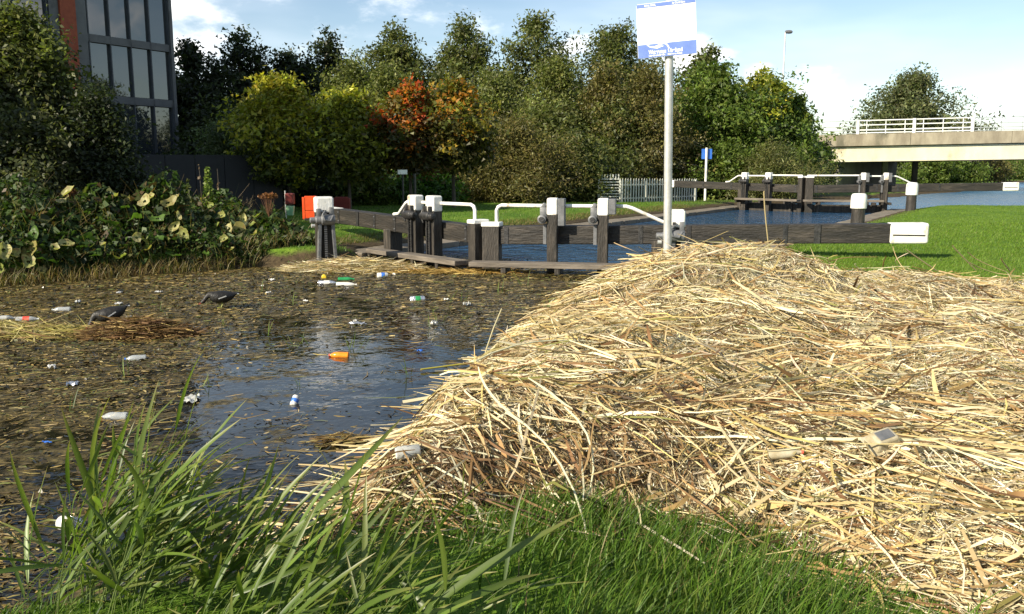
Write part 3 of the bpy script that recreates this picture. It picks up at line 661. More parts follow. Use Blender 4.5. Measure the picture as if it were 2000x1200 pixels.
# ------------------------------------------------------------------ glass building
M['mullion'] = mat('dark_grey_cladding', (.05, .055, .065), (.075, .08, .092), .5, 2)
M['spandrel'] = mat('grey_spandrel', (.085, .085, .09), (.12, .12, .125), .55, 1.5, c3=(.06, .06, .062), s3=.8)
M['rust'] = mat('terracotta_panel', (.24, .045, .018), (.34, .075, .028), .7, 3, .2)
M['hoard'] = mat('navy_hoarding', (.005, .0055, .009), (.009, .0095, .014), .6, 2)
def glass():
    m = bpy.data.materials.new('reflective_glass'); m.use_nodes = True; t = m.node_tree; n = t.nodes; l = t.links; p = n['Principled BSDF']
    p.inputs['Base Color'].default_value = (.03, .036, .04, 1); p.inputs['Roughness'].default_value = .03; p.inputs['IOR'].default_value = 1.85
    p.inputs['Specular IOR Level'].default_value = .6
    oi = n.new('ShaderNodeObjectInfo'); geo = n.new('ShaderNodeNewGeometry'); nz = n.new('ShaderNodeTexNoise'); nz.inputs['Scale'].default_value = .35
    l.new(geo.outputs['Position'], nz.inputs['Vector']); b = n.new('ShaderNodeBump'); b.inputs['Strength'].default_value = .35; b.inputs['Distance'].default_value = .03
    l.new(nz.outputs['Fac'], b.inputs['Height']); l.new(b.outputs[0], p.inputs['Normal']); return m
M['glass'] = glass()
c0 = at(343, 250, Y=53)
FA = math.atan2(-.853, -.52)          # along the facade, towards the viewer's left
bld = thing('glass_building', 'dark grey office block with glass curtain wall and rust red pier', 'building', (c0.x, c0.y, 0), FA)
# local x runs along the facade from the far corner; outside is local +y
def zpix(py): return at(343, py, Y=53).z
zlev = [zpix(305), zpix(211), zpix(197), zpix(103), zpix(89)]
fl = zlev[3]-zlev[1]
bands = []; z = zlev[1]
LEN = 30.0; TOP = 15.5
body = MB().box((LEN/2, -9.2, TOP/2), (LEN, 18, TOP)).build('wall', M['mullion'], bld)
zb_list = [(.3, zlev[0]), (zlev[1], zlev[2]), (zlev[3], zlev[4]), (zlev[3]+fl, zlev[4]+fl), (zlev[3]+2*fl, TOP)]
for (a, b) in zb_list: MB().box((LEN/2, -.06, (a+b)/2), (LEN, .3, b-a)).build('spandrel_band', M['spandrel'], bld)
rows = [(zlev[0], zlev[1]), (zlev[2], zlev[3]), (zlev[4], zlev[3]+fl), (zlev[4]+fl, zlev[3]+2*fl)]
pane_w = 1.27
cols_ = []; x = .16
for k in range(4): cols_.append((x, x+pane_w)); x += pane_w
pier0 = x; x += 2.25
while x < LEN-pane_w: cols_.append((x, x+pane_w*1.35)); x += pane_w*1.35
for ri, (za, zb) in enumerate(rows):
    for ci, (a, b) in enumerate(cols_):
        MB().box(((a+b)/2, -.12, (za+zb)/2), (b-a-.065, .06, zb-za-.06), Euler((.003*math.sin(ci*3.3+ri), 0, .004*math.sin(ci*2.1+ri*1.3))).to_matrix()).build('window_pane', M['glass'], bld)
for xm in [a for a, b in cols_]+[cols_[3][1], cols_[-1][1]]:
    MB().box((xm, -.02, (zlev[0]+TOP)/2), (.06, .22, TOP-zlev[0])).build('mullion', M['mullion'], bld)
MB().box((.03, .0, TOP/2), (.2, .36, TOP)).build('corner_post', M['spandrel'], bld)
MB().box((pier0+.45, .04, TOP/2), (.66, .24, TOP)).build('grey_pier', M['spandrel'], bld)
MB().box((pier0+1.22, .1, TOP/2), (.86, .4, TOP)).build('rust_pier', M['rust'], bld)
MB().box((pier0+1.92, .04, TOP/2), (.5, .24, TOP)).build('grey_pier', M['spandrel'], bld)
MB().box((LEN/2, -9.0, TOP+.15), (LEN+.5, 18.6, .3)).build('roof', M['spandrel'], bld)
# unseen wing, inferred from shadows; stepped heights shaped to shade bank and trees
inv = bld.matrix_world if False else (Matrix.Translation((c0.x, c0.y, 0)) @ Euler((0, 0, FA)).to_matrix().to_4x4())
invm = inv.inverted()
def wing(name, x0, x1, y0, y1, h):
    w = MB().box(((x0+x1)/2, (y0+y1)/2, h/2), (x1-x0, y1-y0, h)).build(name, M['mullion'], bld, mtx=invm)
    for k in range(int(h//3.6)):
        MB().box(((x0+x1)/2, (y0+y1)/2, 2.0+k*3.6), (x1-x0+.06, y1-y0+.06, 2.2)).build('window_band', M['glass'], w)
wing('wing', -32, -20.5, 7.2, 13.5, 11.2)
wing('wing', -32, -20.5, 13.6, 18.5, 15.4)
wing('wing', -32, -20.5, 18.6, 20.2, 13.6)
wing('wing', -32, -20.5, 20.3, 24.2, 12.2)

hd = thing('site_hoarding', 'dark navy site hoarding under the shaded trees', 'hoarding', (0, 0, 0))
ha, hb = at(262, 320, Y=29), at(548, 320, Y=31); hv = Vector((hb.x-ha.x, hb.y-ha.y)); hn = 5; hl = hv.length/hn; hang = math.atan2(hv.y, hv.x)
hd.location = (ha.x, ha.y, .2); hd.rotation_euler = (0, 0, hang)
for k in range(hn): MB().box(((k+.5)*hl, .006*math.sin(k*3), 1.0), (hl-.015, .05, 2.05)).build('panel', M['hoard'], hd, bevel=.006)
for k in range(hn+1): MB().box((k*hl, .08, .95), (.1, .1, 1.9)).build('post', M['hoard'], hd)

# barriers and bins behind the paddle stand
M['orange'] = mat('orange_plastic', (.75, .07, .012), (.85, .11, .02), .4, 6)
M['palegreen'] = mat('pale_green_plastic', (.22, .42, .22), (.3, .5, .28), .5, 4)
M['darkred'] = mat('dark_red_and_shaded_orange', (.13, .014, .01), (.18, .02, .014), .5, 4)  # the bin hood's own red; on the barrier, orange darkened for shade
def barrier(label, px, py, Y, rz, w=.95, h=1.0):
    p = at(px, py, Y=Y); t = thing('traffic_barrier', label, 'barrier', (p.x, Y, gz1(p.x, Y)-.01), rz, 'plastic barriers on the bank'); om = M['orange'] if px < 650 else M['darkred']  # second barrier: shade put into the colour, dark red for orange
    for x in (-w/2+.03, w/2-.03): MB().box((x, 0, h/2+.05), (.07, .06, h)).build('upright', om, t, bevel=.01)
    for z_ in (h*.3, h*.65, h*.97): MB().box((0, 0, z_), (w-.12, .045, .2)).build('board', om, t, bevel=.01)
    for x in (-w/2+.1, w/2-.1): MB().box((x, 0, .04), (.12, .5, .08)).build('foot', M['iron'], t, bevel=.01)
barrier('orange plastic barrier seen just behind the white head of the paddle stand', 607, 405, 24, R_(12), .44, .6)
barrier('orange plastic barrier coloured dark red for shade, beside the dark trunks', 668, 408, 27, R_(-14), .55, .5)
p = at(567, 405, Y=23); tb = thing('litter_bin', 'pale green litter bin with dark red hood on the shaded bank', 'bin', (p.x, 23, gz1(p.x, 23)))
MB().hexa([(-.1, -.1, .25), (.1, -.1, .25), (.1, .1, .25), (-.1, .1, .25)], [(-.14, -.14, .6), (.14, -.14, .6), (.14, .14, .6), (-.14, .14, .6)]).build('bucket', M['palegreen'], tb, bevel=.02)
MB().box((0, 0, .86), (.3, .3, .4)).build('hood', M['darkred'], tb, bevel=.03)
MB().tube([(-.2, .12, 0), (-.2, .12, 1.15)], .025, 8).build('post', M['galv'], tb); tb.scale = (.72, .72, .72)
p = at(811, 405, Y=27.5); sp_ = thing('notice_post', 'slim dark post standing before the sunlit ivy', 'post', (p.x, 27.5, gz1(p.x, 27.5)))
MB().tube([(0, 0, 0), (0, 0, 1.25)], .04, 8).build('post', M['iron'], sp_)
p = at(787, 362, Y=28); sp2 = thing('notice_plate', 'small white notice plate on a thin dark post before the ivy', 'sign', (p.x, 28, gz1(p.x, 28)))
MB().tube([(0, 0, 0), (0, 0, 1.4)], .03, 8).build('post', M['iron'], sp2)
MB().box((0, -.045, 1.3), (.3, .02, .14)).build('plate', M['white'], sp2)

# ------------------------------------------------------------------ trees
def tree(name, label, px, ytop, wpx, Y, kind, cols, w, seed, nb=110, nc=6, nl=20, ls=.11, start=.18, zb=None, grp='trees behind the lock', cat='tree', barkm='bark', warm=None, droop=0.0, cs=None, aspect=.55, top_cols=None, top_from=.6, trunk_r=None, wscale=1.0):
    r = np.random.default_rng(seed); pt_ = at(px, ytop, Y=Y); X = pt_.x
    zb = gz1(X, Y)-.05 if zb is None else zb
    H = pt_.z-zb; Rm = wpx/2/F_PX*Y*wscale
    t_ = thing(name, label, cat, (X, Y, zb), 0, grp)
    u = r.random(nb)
    if kind == 'cone':
        t = start+(1-start)*(1-np.sqrt(u))*.98; t[:4] = (.985, .965, .945, .92); rad = Rm*1.9*np.clip((1-t)/(1-start), .03, 1)**.95*np.clip((t-start+.12)/.25, .35, 1); el = np.clip(R_(24)+.3*r.standard_normal(nb), -.25, .9)
    elif kind == 'round':
        t = start+(1-start)*u**.85; q = (t-start)/(1-start); rad = Rm*np.sqrt(np.clip(1-(2*np.clip(q, .12, 1)-1.0)**2, .05, 1))**.9; el = R_(-10)+R_(95)*q**1.6+.22*r.standard_normal(nb)
    else:   # shrub: leafy to the ground
        t = .02+.93*u; q = t; rad = Rm*np.sqrt(np.clip(1-(np.clip(q, .25, 1)-.25)**2/.5625, .06, 1)); el = R_(5)+R_(75)*q**1.5+.25*r.standard_normal(nb)
    az = np.arange(nb)*2.399963+.5*r.standard_normal(nb); ph = r.uniform(0, 6.28, 3); lb = .16 if kind == 'cone' else .24
    lobes = 1+lb*np.sin(2*az+ph[0]+5*t)+lb*.9*np.sin(3*az+ph[1]-7*t)+.5*lb*np.sin(13*t+ph[2])+.13*r.standard_normal(nb)
    if kind == 'cone':
        L = np.minimum(rad*np.clip(lobes, .6, 1.3), Rm*1.5); z0 = t*H*.97
    else:
        L = np.minimum(rad*lobes*1.0, 9); zt = t*H; L = np.where(el > .6, np.minimum(L, Rm), L); z0 = np.clip(zt-np.sin(el)*L*.9, .04*H, H*.97)
    s = np.linspace(0, 1, 6)
    d = np.stack([np.cos(az)*np.cos(el), np.sin(az)*np.cos(el), np.sin(el)], -1)
    lean = r.standard_normal(2)*.02*H
    def trunk(z): return np.stack([lean[0]*(z/H)**1.5+.03*H*.3*np.sin(z/H*5+seed), lean[1]*(z/H)**1.5, z], -1)
    o = trunk(z0)
    P = o[:, None]+d[:, None]*(L[:, None, None]*s[None, :, None])
    P[..., 2] += (.16 if kind == 'cone' else .05)*L[:, None]*s[None]**2 - droop*L[:, None]*s[None]**2.5
    # limbs
    tr = np.linspace(0, 1, 9); tp = trunk(tr*H*(.96 if kind == 'cone' else .8)); r0 = trunk_r or max(.05, H*.016)
    V1, F1 = tube_geo(tp[None], (r0*(1-.85*tr)+.012)[None], 8); V1 += 0
    lim = r.random(nb) < .55
    V2, F2 = tube_geo(P[lim], (r0*.32*(1-.8*s))[None].repeat(lim.sum(), 0)*(.5+.5*(1-t[lim]))[:, None], 4)
    Vb = np.concatenate([V1, V2]); Fb = np.concatenate([F1, F2+len(V1)])
    link('trunk', np_mesh('trunk', Vb, Fb, smooth=True), M[barkm], t_)
    # foliage
    sc_ = .38+.64*np.sort(r.random((nb, nc)), 1)**.8
    ii = sc_*5; i0 = np.clip(ii.astype(int), 0, 4); f = (ii-i0)[..., None]
    Pc = np.take_along_axis(P, i0[..., None].repeat(3, 2), 1)*(1-f)+np.take_along_axis(P, (i0+1)[..., None].repeat(3, 2), 1)*f
    cs_ = cs or (.07*Rm+.10)
    Pc = Pc+r.standard_normal(Pc.shape)*cs_*.9
    Pl = (Pc[:, :, None]+r.standard_normal((nb, nc, nl, 3))*np.array([1, 1, .75])*cs_).reshape(-1, 3)
    Pl[:, 2] = np.maximum(Pl[:, 2], .03)
    n = len(Pl)
    nm = unit(r.standard_normal((n, 3))+np.array([0, 0, .7])+.5*np.repeat(d, nc*nl, 0))
    a = unit(np.cross(nm, r.standard_normal((n, 3)))+np.array([0, 0, -.35*(droop > 0)])); b = unit(np.cross(nm, a))
    sz = ls*(.55+.8*r.random((n, 1)))
    cc = np.array(cols, float); ci = r.choice(len(cc), nb*nc, p=np.array(w)/sum(w)); colc = cc[ci]*(1+.22*r.standard_normal((nb*nc, 1)))
    if top_cols is not None:
        hz = Pc.reshape(-1, 3)[:, 2]/H+.16*r.standard_normal(nb*nc); tcx = np.array(top_cols, float)
        mk = hz > top_from; colc[mk] = tcx[r.choice(len(tcx), mk.sum())]*(1+.2*r.standard_normal((mk.sum(), 1)))
    col = np.repeat(colc, nl, 0)*(1+.18*r.standard_normal((n, 1)))*(1+.05*r.standard_normal((n, 3)))
    V, F, cv = leaf_geo(Pl, a*sz, b*sz*aspect, np.clip(col, .006, .8), .25) if Y < 25 else leaf3_geo(Pl, a*sz, b*sz*aspect, np.clip(col, .006, .8))
    link('crown', np_mesh('crown', V, F, cv), M['leaf'], t_); t_['label'] = label
    return t_
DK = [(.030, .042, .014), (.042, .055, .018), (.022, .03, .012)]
OL = [(.092, .108, .027), (.115, .13, .034), (.07, .084, .022)]
BI = [(.125, .145, .036), (.155, .17, .045), (.095, .112, .029)]
BR_ = [(.13, .115, .033), (.15, .13, .04), (.1, .094, .028)]
GR = [(.095, .14, .024), (.12, .165, .028), (.07, .108, .018)]
YG = [(.33, .32, .03), (.26, .27, .028), (.17, .19, .024)]
e3 = [1, 1, 1]
# tall row at the back
tree('alder_tree', 'tall pointed dark green tree behind the birches, above the red leaved tree', 766, 48, 165, 60, 'cone', OL, e3, 11, 170, 6, 24, .13, .1)
tree('alder_tree', 'tall pointed green tree standing above the orange tipped tree', 906, 40, 185, 60, 'cone', OL, e3, 12, 170, 6, 24, .13, .1)
tree('alder_tree', 'tallest pointed tree of the row, its tip clear of a small cloud', 1050, 24, 190, 60, 'cone', OL, e3, 13, 180, 6, 24, .13, .1)
tree('alder_tree', 'tall pointed tree right behind the notice board', 1212, 46, 190, 60, 'cone', OL, e3, 14, 170, 6, 24, .13, .1)
tree('alder_tree', 'smaller pointed tree rising behind the round green trees near the bridge', 1383, 96, 150, 60, 'cone', OL, e3, 15, 120, 6, 20, .15, .1)
# shaded trees by the building
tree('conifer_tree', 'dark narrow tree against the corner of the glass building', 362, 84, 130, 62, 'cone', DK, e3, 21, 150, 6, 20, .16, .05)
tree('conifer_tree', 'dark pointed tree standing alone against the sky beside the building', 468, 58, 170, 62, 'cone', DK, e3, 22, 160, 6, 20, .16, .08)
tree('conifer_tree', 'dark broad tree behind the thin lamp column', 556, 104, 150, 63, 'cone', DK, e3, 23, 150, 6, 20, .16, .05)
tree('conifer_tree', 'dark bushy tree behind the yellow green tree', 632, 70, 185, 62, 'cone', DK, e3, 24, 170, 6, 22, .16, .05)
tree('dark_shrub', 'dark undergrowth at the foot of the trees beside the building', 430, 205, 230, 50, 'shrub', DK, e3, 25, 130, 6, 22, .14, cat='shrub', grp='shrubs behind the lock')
# birches and willows in front of them
tree('birch_tree', 'light green birch left of the red leaved tree', 690, 128, 231, 50, 'round', BI, e3, 31, 140, 6, 30, .088, .12, droop=.25, barkm='birch_bark')
tree('birch_tree', 'feathery green birch above the red leaved tree', 765, 142, 195, 48, 'round', BI, e3, 32, 130, 6, 30, .088, .12, droop=.3, barkm='birch_bark')
tree('birch_tree', 'olive birch with pale stem above the brown willow bush', 965, 142, 219, 49, 'round', BI, e3, 33, 140, 6, 30, .088, .1, droop=.3, barkm='birch_bark')
tree('birch_tree', 'bright feathery birch below the tallest pointed tree', 1085, 122, 219, 48, 'round', BI, e3, 34, 140, 6, 30, .088, .1, droop=.3, barkm='birch_bark')
tree('birch_tree', 'brownish birch left of the sign pole', 1180, 140, 207, 47, 'round', BR_, e3, 35, 140, 6, 30, .088, .08, droop=.3, barkm='birch_bark')
tree('birch_tree', 'brownish green birch directly behind the sign pole', 1268, 132, 195, 47, 'round', BR_, e3, 36, 140, 6, 30, .088, .08, droop=.3, barkm='birch_bark')
tree('round_tree', 'broad leafy green tree between the sign pole and the bridge', 1390, 142, 230, 51, 'round', GR, e3, 37, 190, 6, 26, .13, .05)
tree('round_tree', 'rounded yellow green tree below the tall street lamp', 1492, 158, 190, 52, 'round', GR, e3, 38, 170, 6, 26, .13, .05, top_cols=YG, top_from=.86)
tree('round_tree', 'small leafy tree against the end of the bridge', 1552, 198, 105, 53, 'round', GR, e3, 39, 110, 6, 24, .12, .04)
tree('willow_shrub', 'pale grassy willow bush in front of the bridge end', 1512, 290, 170, 46, 'shrub', [(.12, .13, .035), (.15, .15, .05), (.09, .105, .028)], e3, 40, 150, 6, 24, .1, cat='shrub', grp='shrubs behind the lock', aspect=.2)
tree('bramble_shrub', 'low dark green bush behind the blue square sign', 1412, 288, 160, 48, 'shrub', GR, e3, 41, 120, 6, 22, .1, cat='shrub', grp='shrubs behind the lock')
tree('bramble_shrub', 'bright leafy hedge bush just behind the palisade fence', 1250, 292, 190, 50, 'shrub', BI, e3, 42, 150, 6, 24, .1, cat='shrub', grp='shrubs behind the lock')
tree('bramble_shrub', 'bush behind the palisade fence right of the sign pole', 1340, 305, 110, 50, 'shrub', GR, e3, 43, 100, 6, 22, .1, cat='shrub', grp='shrubs behind the lock')
tree('willow_shrub', 'big brown tinged willow bush at the edge of the mown bank', 1002, 242, 215, 39, 'shrub', BR_, e3, 44, 240, 7, 28, .09, cat='shrub', grp='shrubs behind the lock', aspect=.28)
tree('willow_shrub', 'green bush between the willow and the palisade gate', 1128, 268, 150, 41, 'shrub', OL, e3, 45, 170, 6, 26, .09, cat='shrub', grp='shrubs behind the lock')
tree('willow_shrub', 'shaded green bush between the orange tree and the willow', 905, 320, 90, 41, 'shrub', DK, e3, 46, 90, 6, 22, .09, cat='shrub', grp='shrubs behind the lock')
tree('willow_shrub', 'tall green thicket above the palisade gate', 1195, 215, 195, 46, 'shrub', OL, e3, 47, 150, 6, 24, .11, cat='shrub', grp='shrubs behind the lock')
tree('willow_shrub', 'green thicket behind the bright birch', 1075, 225, 231, 46, 'shrub', OL, e3, 48, 150, 6, 24, .11, cat='shrub', grp='shrubs behind the lock')
tree('willow_shrub', 'thicket behind the trunks of the autumn trees', 720, 235, 244, 47, 'shrub', OL, e3, 49, 150, 6, 24, .11, cat='shrub', grp='shrubs behind the lock')
# autumn trees
tree('maple_tree', 'yellow green autumn tree with dark lower branches', 556, 170, 180, 31, 'round', [(.075, .085, .016), (.1, .105, .018), (.055, .068, .014)], e3, 51, 190, 7, 26, .095, .28, top_cols=YG+[(.26, .23, .02), (.22, .2, .02)], top_from=.5, grp='autumn trees on the bank')  # upper leaves autumn yellow, brightened further for a sunlit crown top
tree('maple_tree', 'green and yellow tree between the yellow tree and the red one', 676, 200, 150, 31, 'round', [(.08, .09, .018), (.11, .115, .02)], [1, 1], 52, 150, 7, 24, .095, .36, top_cols=YG, top_from=.7, grp='autumn trees on the bank')
tree('maple_tree', 'red and orange leaved tree among the green ones', 800, 188, 125, 31, 'round', [(.06, .05, .013), (.1, .06, .014), (.045, .05, .012)], e3, 53, 140, 7, 24, .09, .38, top_cols=[(.42, .085, .012), (.34, .055, .012), (.42, .14, .014), (.14, .11, .018), (.12, .12, .02)], top_from=.78, grp='autumn trees on the bank')
tree('maple_tree', 'green tree with orange yellow branch tips beside the red one', 886, 178, 150, 31.5, 'round', [(.06, .062, .014), (.085, .08, .018)], [1, 1], 54, 140, 7, 24, .09, .38, top_cols=[(.22, .15, .015), (.15, .15, .02), (.12, .13, .02), (.3, .13, .012)], top_from=.72, grp='autumn trees on the bank')
tree('silver_shrub', 'pale silvery green bush over the end of the hoarding', 440, 240, 135, 33, 'shrub', [(.1, .13, .05), (.14, .17, .075), (.07, .095, .035)], e3, 55, 140, 6, 24, .07, cat='shrub', grp='shrubs behind the lock', aspect=.35)
tree('ivy_bank', 'sunlit ivy bank seen between the thin trunks', 832, 340, 130, 36, 'shrub', [(.05, .12, .012), (.075, .16, .018), (.035, .08, .01)], e3, 56, 120, 6, 24, .08, cat='shrub', grp='shrubs behind the lock')
tree('ivy_bank', 'dark ivy bank behind the orange barrier', 700, 335, 150, 35, 'shrub', GR, e3, 57, 120, 6, 22, .08, cat='shrub', grp='shrubs behind the lock')
tree('ivy_bank', 'dark hedge behind the navy hoarding', 560, 318, 170, 35, 'shrub', DK, e3, 58, 120, 6, 22, .09, cat='shrub', grp='shrubs behind the lock')
# left bush
SB = [(.06, .07, .022), (.08, .088, .03), (.04, .048, .018)]
tree('elder_bush', 'tall dense bush in front of the glass building', 18, 40, 255, 18.5, 'round', SB, e3, 61, 380, 8, 22, .054, .1, cat='bush', grp='bushes on the left bank', cs=.17, top_cols=[(.12, .14, .03), (.09, .105, .03)], top_from=.74)
tree('elder_bush', 'bush with small pale leaf tips at the foot of the tall bush', 45, 225, 250, 16.8, 'shrub', SB, e3, 62, 220, 7, 22, .048, cat='bush', grp='bushes on the left bank', cs=.13)
tree('elder_bush', 'lower dark bush beside the hoarding', 195, 190, 110, 18, 'shrub', DK, e3, 63, 200, 7, 24, .045, cat='bush', grp='bushes on the left bank', cs=.14)
tree('elder_bush', 'bush left of the tall bush at the building', -95, 60, 300, 18, 'shrub', SB, e3, 64, 180, 7, 20, .06, cat='bush', grp='bushes on the left bank', cs=.18)
# beyond the bridge
tree('willow_tree', 'round crowned willow rising behind the bridge railing', 1785, 156, 225, 104, 'round', [(.1, .115, .045), (.13, .14, .055), (.075, .09, .035)], e3, 71, 220, 7, 22, .2, .1, grp='trees beyond the bridge')
for k, (px, yt, w_, Y) in enumerate([(1815, 300, 90, 92), (1868, 306, 90, 96), (1925, 312, 100, 108), (1985, 316, 110, 128), (2050, 318, 120, 150), (1600, 285, 60, 64)]):
    tree('canal_shrub', ['leafy bush seen under the bridge nearest the pier', 'second leafy bush under the bridge past the pier', 'reddish bush on the far canal bank beneath the girder', 'low bush at the bend of the canal beneath the girder', 'distant bush past the bend of the canal', 'dark bush under the bridge end beside the trees'][k],
         px, yt, w_, Y, 'shrub', [GR, GR, BR_, GR, OL, DK][k], e3, 80+k, 110, 6, 20, .14, cat='shrub', grp='bushes on the far canal bank', zb=.1 if Y > 66 else None)
for k in range(4):   # low hedge of reeds closing the far view
    tree('far_tree', 'distant tree on the horizon beyond the canal', 2000+k*65, 300+6*math.sin(k*2), 110, 260, 'shrub', OL, e3, 95+k, 50, 5, 14, .5, cat='tree', grp='distant trees beyond the canal', zb=.2)

# ------------------------------------------------------------------ left bank: butterbur, weeds, docks
A_, B_ = np.array((-8.3, 12.9)), np.array((-4.15, 16.75)); bdv = (B_-A_)/np.linalg.norm(B_-A_); bnv = np.array((-bdv[1], bdv[0]))
def bank_pt(s, d): p = A_+bdv*s+bnv*d; return p
BLEN = np.linalg.norm(B_-A_)
def veg_h(s, d): return (.10+.80*sst((d+.55)/2.0))*(.92+.36*wob(s*1.0, d*1.0, 1.5, 9)+.30*wob(s, d, 4.2, 10))*(1-.35*sst((s-BLEN+.9)/.9))
def weeds():
    parts = []
    n = 44000; s = rng.uniform(-5.5, BLEN+.35, n); d = rng.uniform(-.45, 3.2, n)
    hgt = veg_h(s, d)*(1-.75*rng.random(n)**2.2); P2 = A_[None]+bdv[None]*s[:, None]+bnv[None]*d[:, None]
    z = gz(P2[:, 0], P2[:, 1])+hgt; c = np.column_stack([P2, z])
    nm = unit(rng.standard_normal((n, 3))+np.array([-.2, -.4, .8])); a = unit(np.cross(nm, rng.standard_normal((n, 3)))); b = unit(np.cross(nm, a))
    sz = (.03+.07*rng.random((n, 1))**2)*(1+.5*(wob(s, d, 2.2, 40)[:, None] > .2))
    col = pick([(.035, .065, .012), (.055, .095, .018), (.022, .04, .009), (.1, .11, .03), (.09, .06, .025)], [4, 3, 5, 1.2, 1], n, .2)
    parts.append(leaf_geo(c, a*sz, b*sz*.55, col, .25))
    # grassy fringe and dead stems
    n = 6500; s = rng.uniform(-5.5, BLEN+.4, n); d = -.5+np.abs(rng.normal(.0, .35, n)); m = rng.random(n) < .25; d[m] = rng.uniform(.2, 2.6, m.sum())
    P2 = A_[None]+bdv[None]*s[:, None]+bnv[None]*d[:, None]; z = np.maximum(gz(P2[:, 0], P2[:, 1]), .0)
    L = rng.uniform(.08, .36, n)+np.where(m, veg_h(s, d), 0); az = rng.uniform(0, 6.28, n); q = np.linspace(0, 1, 4)
    hz = np.column_stack([np.cos(az), np.sin(az)-.35]); bend = rng.uniform(.2, .9, n)
    P = np.zeros((n, 4, 3)); P[..., :2] = P2[:, None]+hz[:, None]*(L*bend)[:, None, None]*(q**1.6)[None, :, None]; P[..., 2] = z[:, None]+L[:, None]*(q*(1-.35*bend[:, None]*q))
    sd = unit(np.column_stack([-np.sin(az+.6), np.cos(az+.6), np.zeros(n)])); S = sd[:, None]*(.006*(1-.8*q))[None, :, None]
    col = pick([(.24, .18, .07), (.16, .11, .045), (.1, .11, .03), (.09, .06, .025), (.3, .25, .12)], [3, 3, 1.5, 2, 1.4], n, .2)
    parts.append(ribbon_geo(P, S, col))
    return join_geo(parts)
V, F, cv = weeds()
tag(link('bank_weeds', np_mesh('bank_weeds', V, F, cv), M['leaf']), 'tangle of dark green weeds and dead grass on the far left bank', 'weeds', kind='stuff')
# butterbur leaves
def bur_leaf(seed, pale):
    r = np.random.default_rng(seed); nr, na = 4, 14; V = [(0, 0, 0)]; col = []
    for i in range(1, nr+1):
        for k in range(na):
            a = -3.12+6.24*k/(na-1); rr = i/nr*(1-.12*abs(math.sin(a*.5))+.06*math.sin(a*9+seed)*(i/nr)+.10*r.standard_normal()*(i == nr))
            V.append((rr*math.cos(a), rr*math.sin(a), -.10*rr+.42*rr*rr*(1 if pale else .6)+.22*math.sin(2*a+seed)*rr*rr+.09*math.sin(5*a+seed*2)*rr*rr+.05*math.sin(11*a)*rr+.07*r.standard_normal()*rr))
    F = []
    for k in range(na-1): F.append((0, 1+k, 2+k, 2+k))
    for i in range(nr-1):
        for k in range(na-1):
            b = 1+i*na+k; F.append((b, b+1, b+1+na, b+na))
    base = np.array([(.42, .39, .15), (.34, .34, .11), (.46, .42, .2), (.3, .26, .09), (.24, .28, .07)][seed % 5] if pale else (.075, .14, .022)); n = len(V)
    V = np.array(V); rad = np.hypot(V[:, 0], V[:, 1])[:, None]
    c = base*(1+.14*r.standard_normal((n, 1)))
    if pale:
        br_ = (r.random((n, 1)) < .13) & (rad > .6); c = np.where(br_, np.array((.25, .16, .06)), c); gr_ = (r.random((n, 1)) < .22) & (rad < .8); c = np.where(gr_, c*.6+.4*np.array((.16, .22, .04)), c)
    me = np_mesh('leaf', V, np.array(F), np.clip(c, .01, .8), smooth=True); me.validate(); me.materials.append(M['leaf']); return me
burp = [bur_leaf(200+k, True) for k in range(5)]; burg = [bur_leaf(220+k, False) for k in range(4)]
BUR = [((135, 380), .11, 1), ((228, 388), .11, 1), ((285, 397), .10, 1), ((330, 400), .11, 1), ((375, 415), .09, 1), ((408, 430), .08, 1), ((435, 425), .09, 1), ((450, 450), .10, 1), ((468, 452), .11, 1), ((490, 445), .10, 1),
       ((345, 445), .09, 1), ((362, 460), .11, 1), ((270, 468), .08, 1), ((292, 490), .08, 1), ((240, 506), .10, 1), ((12, 492), .13, 1), ((28, 500), .12, 1), ((112, 490), .10, 1), ((85, 532), .07, 1), ((45, 545), .06, 1),
       ((455, 490), .07, 1), ((500, 460), .08, 1), ((385, 410), .10, 0), ((95, 510), .12, 0), ((190, 500), .11, 0), ((310, 430), .12, 0), ((215, 440), .12, 0), ((150, 430), .13, 0), ((265, 430), .12, 0), ((420, 480), .1, 0),
       ((340, 500), .1, 0), ((70, 460), .13, 0), ((130, 395), .1, 1), ((70, 490), .11, 1), ((8, 530), .1, 1), ((405, 500), .09, 0), ((245, 410), .09, 0), ((475, 475), .11, 0), ((175, 470), .1, 0), ((520, 485), .08, 0), ((310, 468), .09, 0), ((150, 372), .08, 1), ((300, 388), .08, 1), ((345, 388), .07, 1), ((415, 405), .08, 1), ((478, 432), .09, 1), ((440, 470), .07, 1), ((352, 425), .06, 1), ((398, 395), .08, 1), ((505, 425), .07, 1), ((130, 480), .08, 1), ((60, 515), .08, 1), ((205, 480), .07, 1), ((255, 395), .08, 1), ((425, 445), .06, 1)]
def bank_z(px, py):
    # where the sight line meets the top of the weeds
    d = pixdir(px, py); t = np.linspace(10, 24, 400); x, y, z = d.x*t, d.y*t, CAM_Z+d.z*t
    rel = np.column_stack([x, y])-A_; s_, dd = rel@bdv, rel@bnv
    ok = np.nonzero((dd > -.4) & (z <= gz(x, y)+veg_h(s_, np.minimum(dd, 3.))*1.02))[0]
    k = ok[0] if len(ok) else 200
    return Vector((x[k], y[k], z[k]))
def bur_label(px, py, pale):
    where = 'low at the foot of the bank by the water' if py > 478 else ('at the end of the bank near the brown dead flower head' if px > 425 else ('around the bright green weed spike' if px > 320 else ('on top of the bank before the dark hoarding' if px > 200 and py < 420 else ('halfway up the weedy bank' if py > 420 else 'along the bank top under the tall bush'))))
    return ('wilted pale butterbur leaf ' if pale else 'green butterbur leaf ')+where
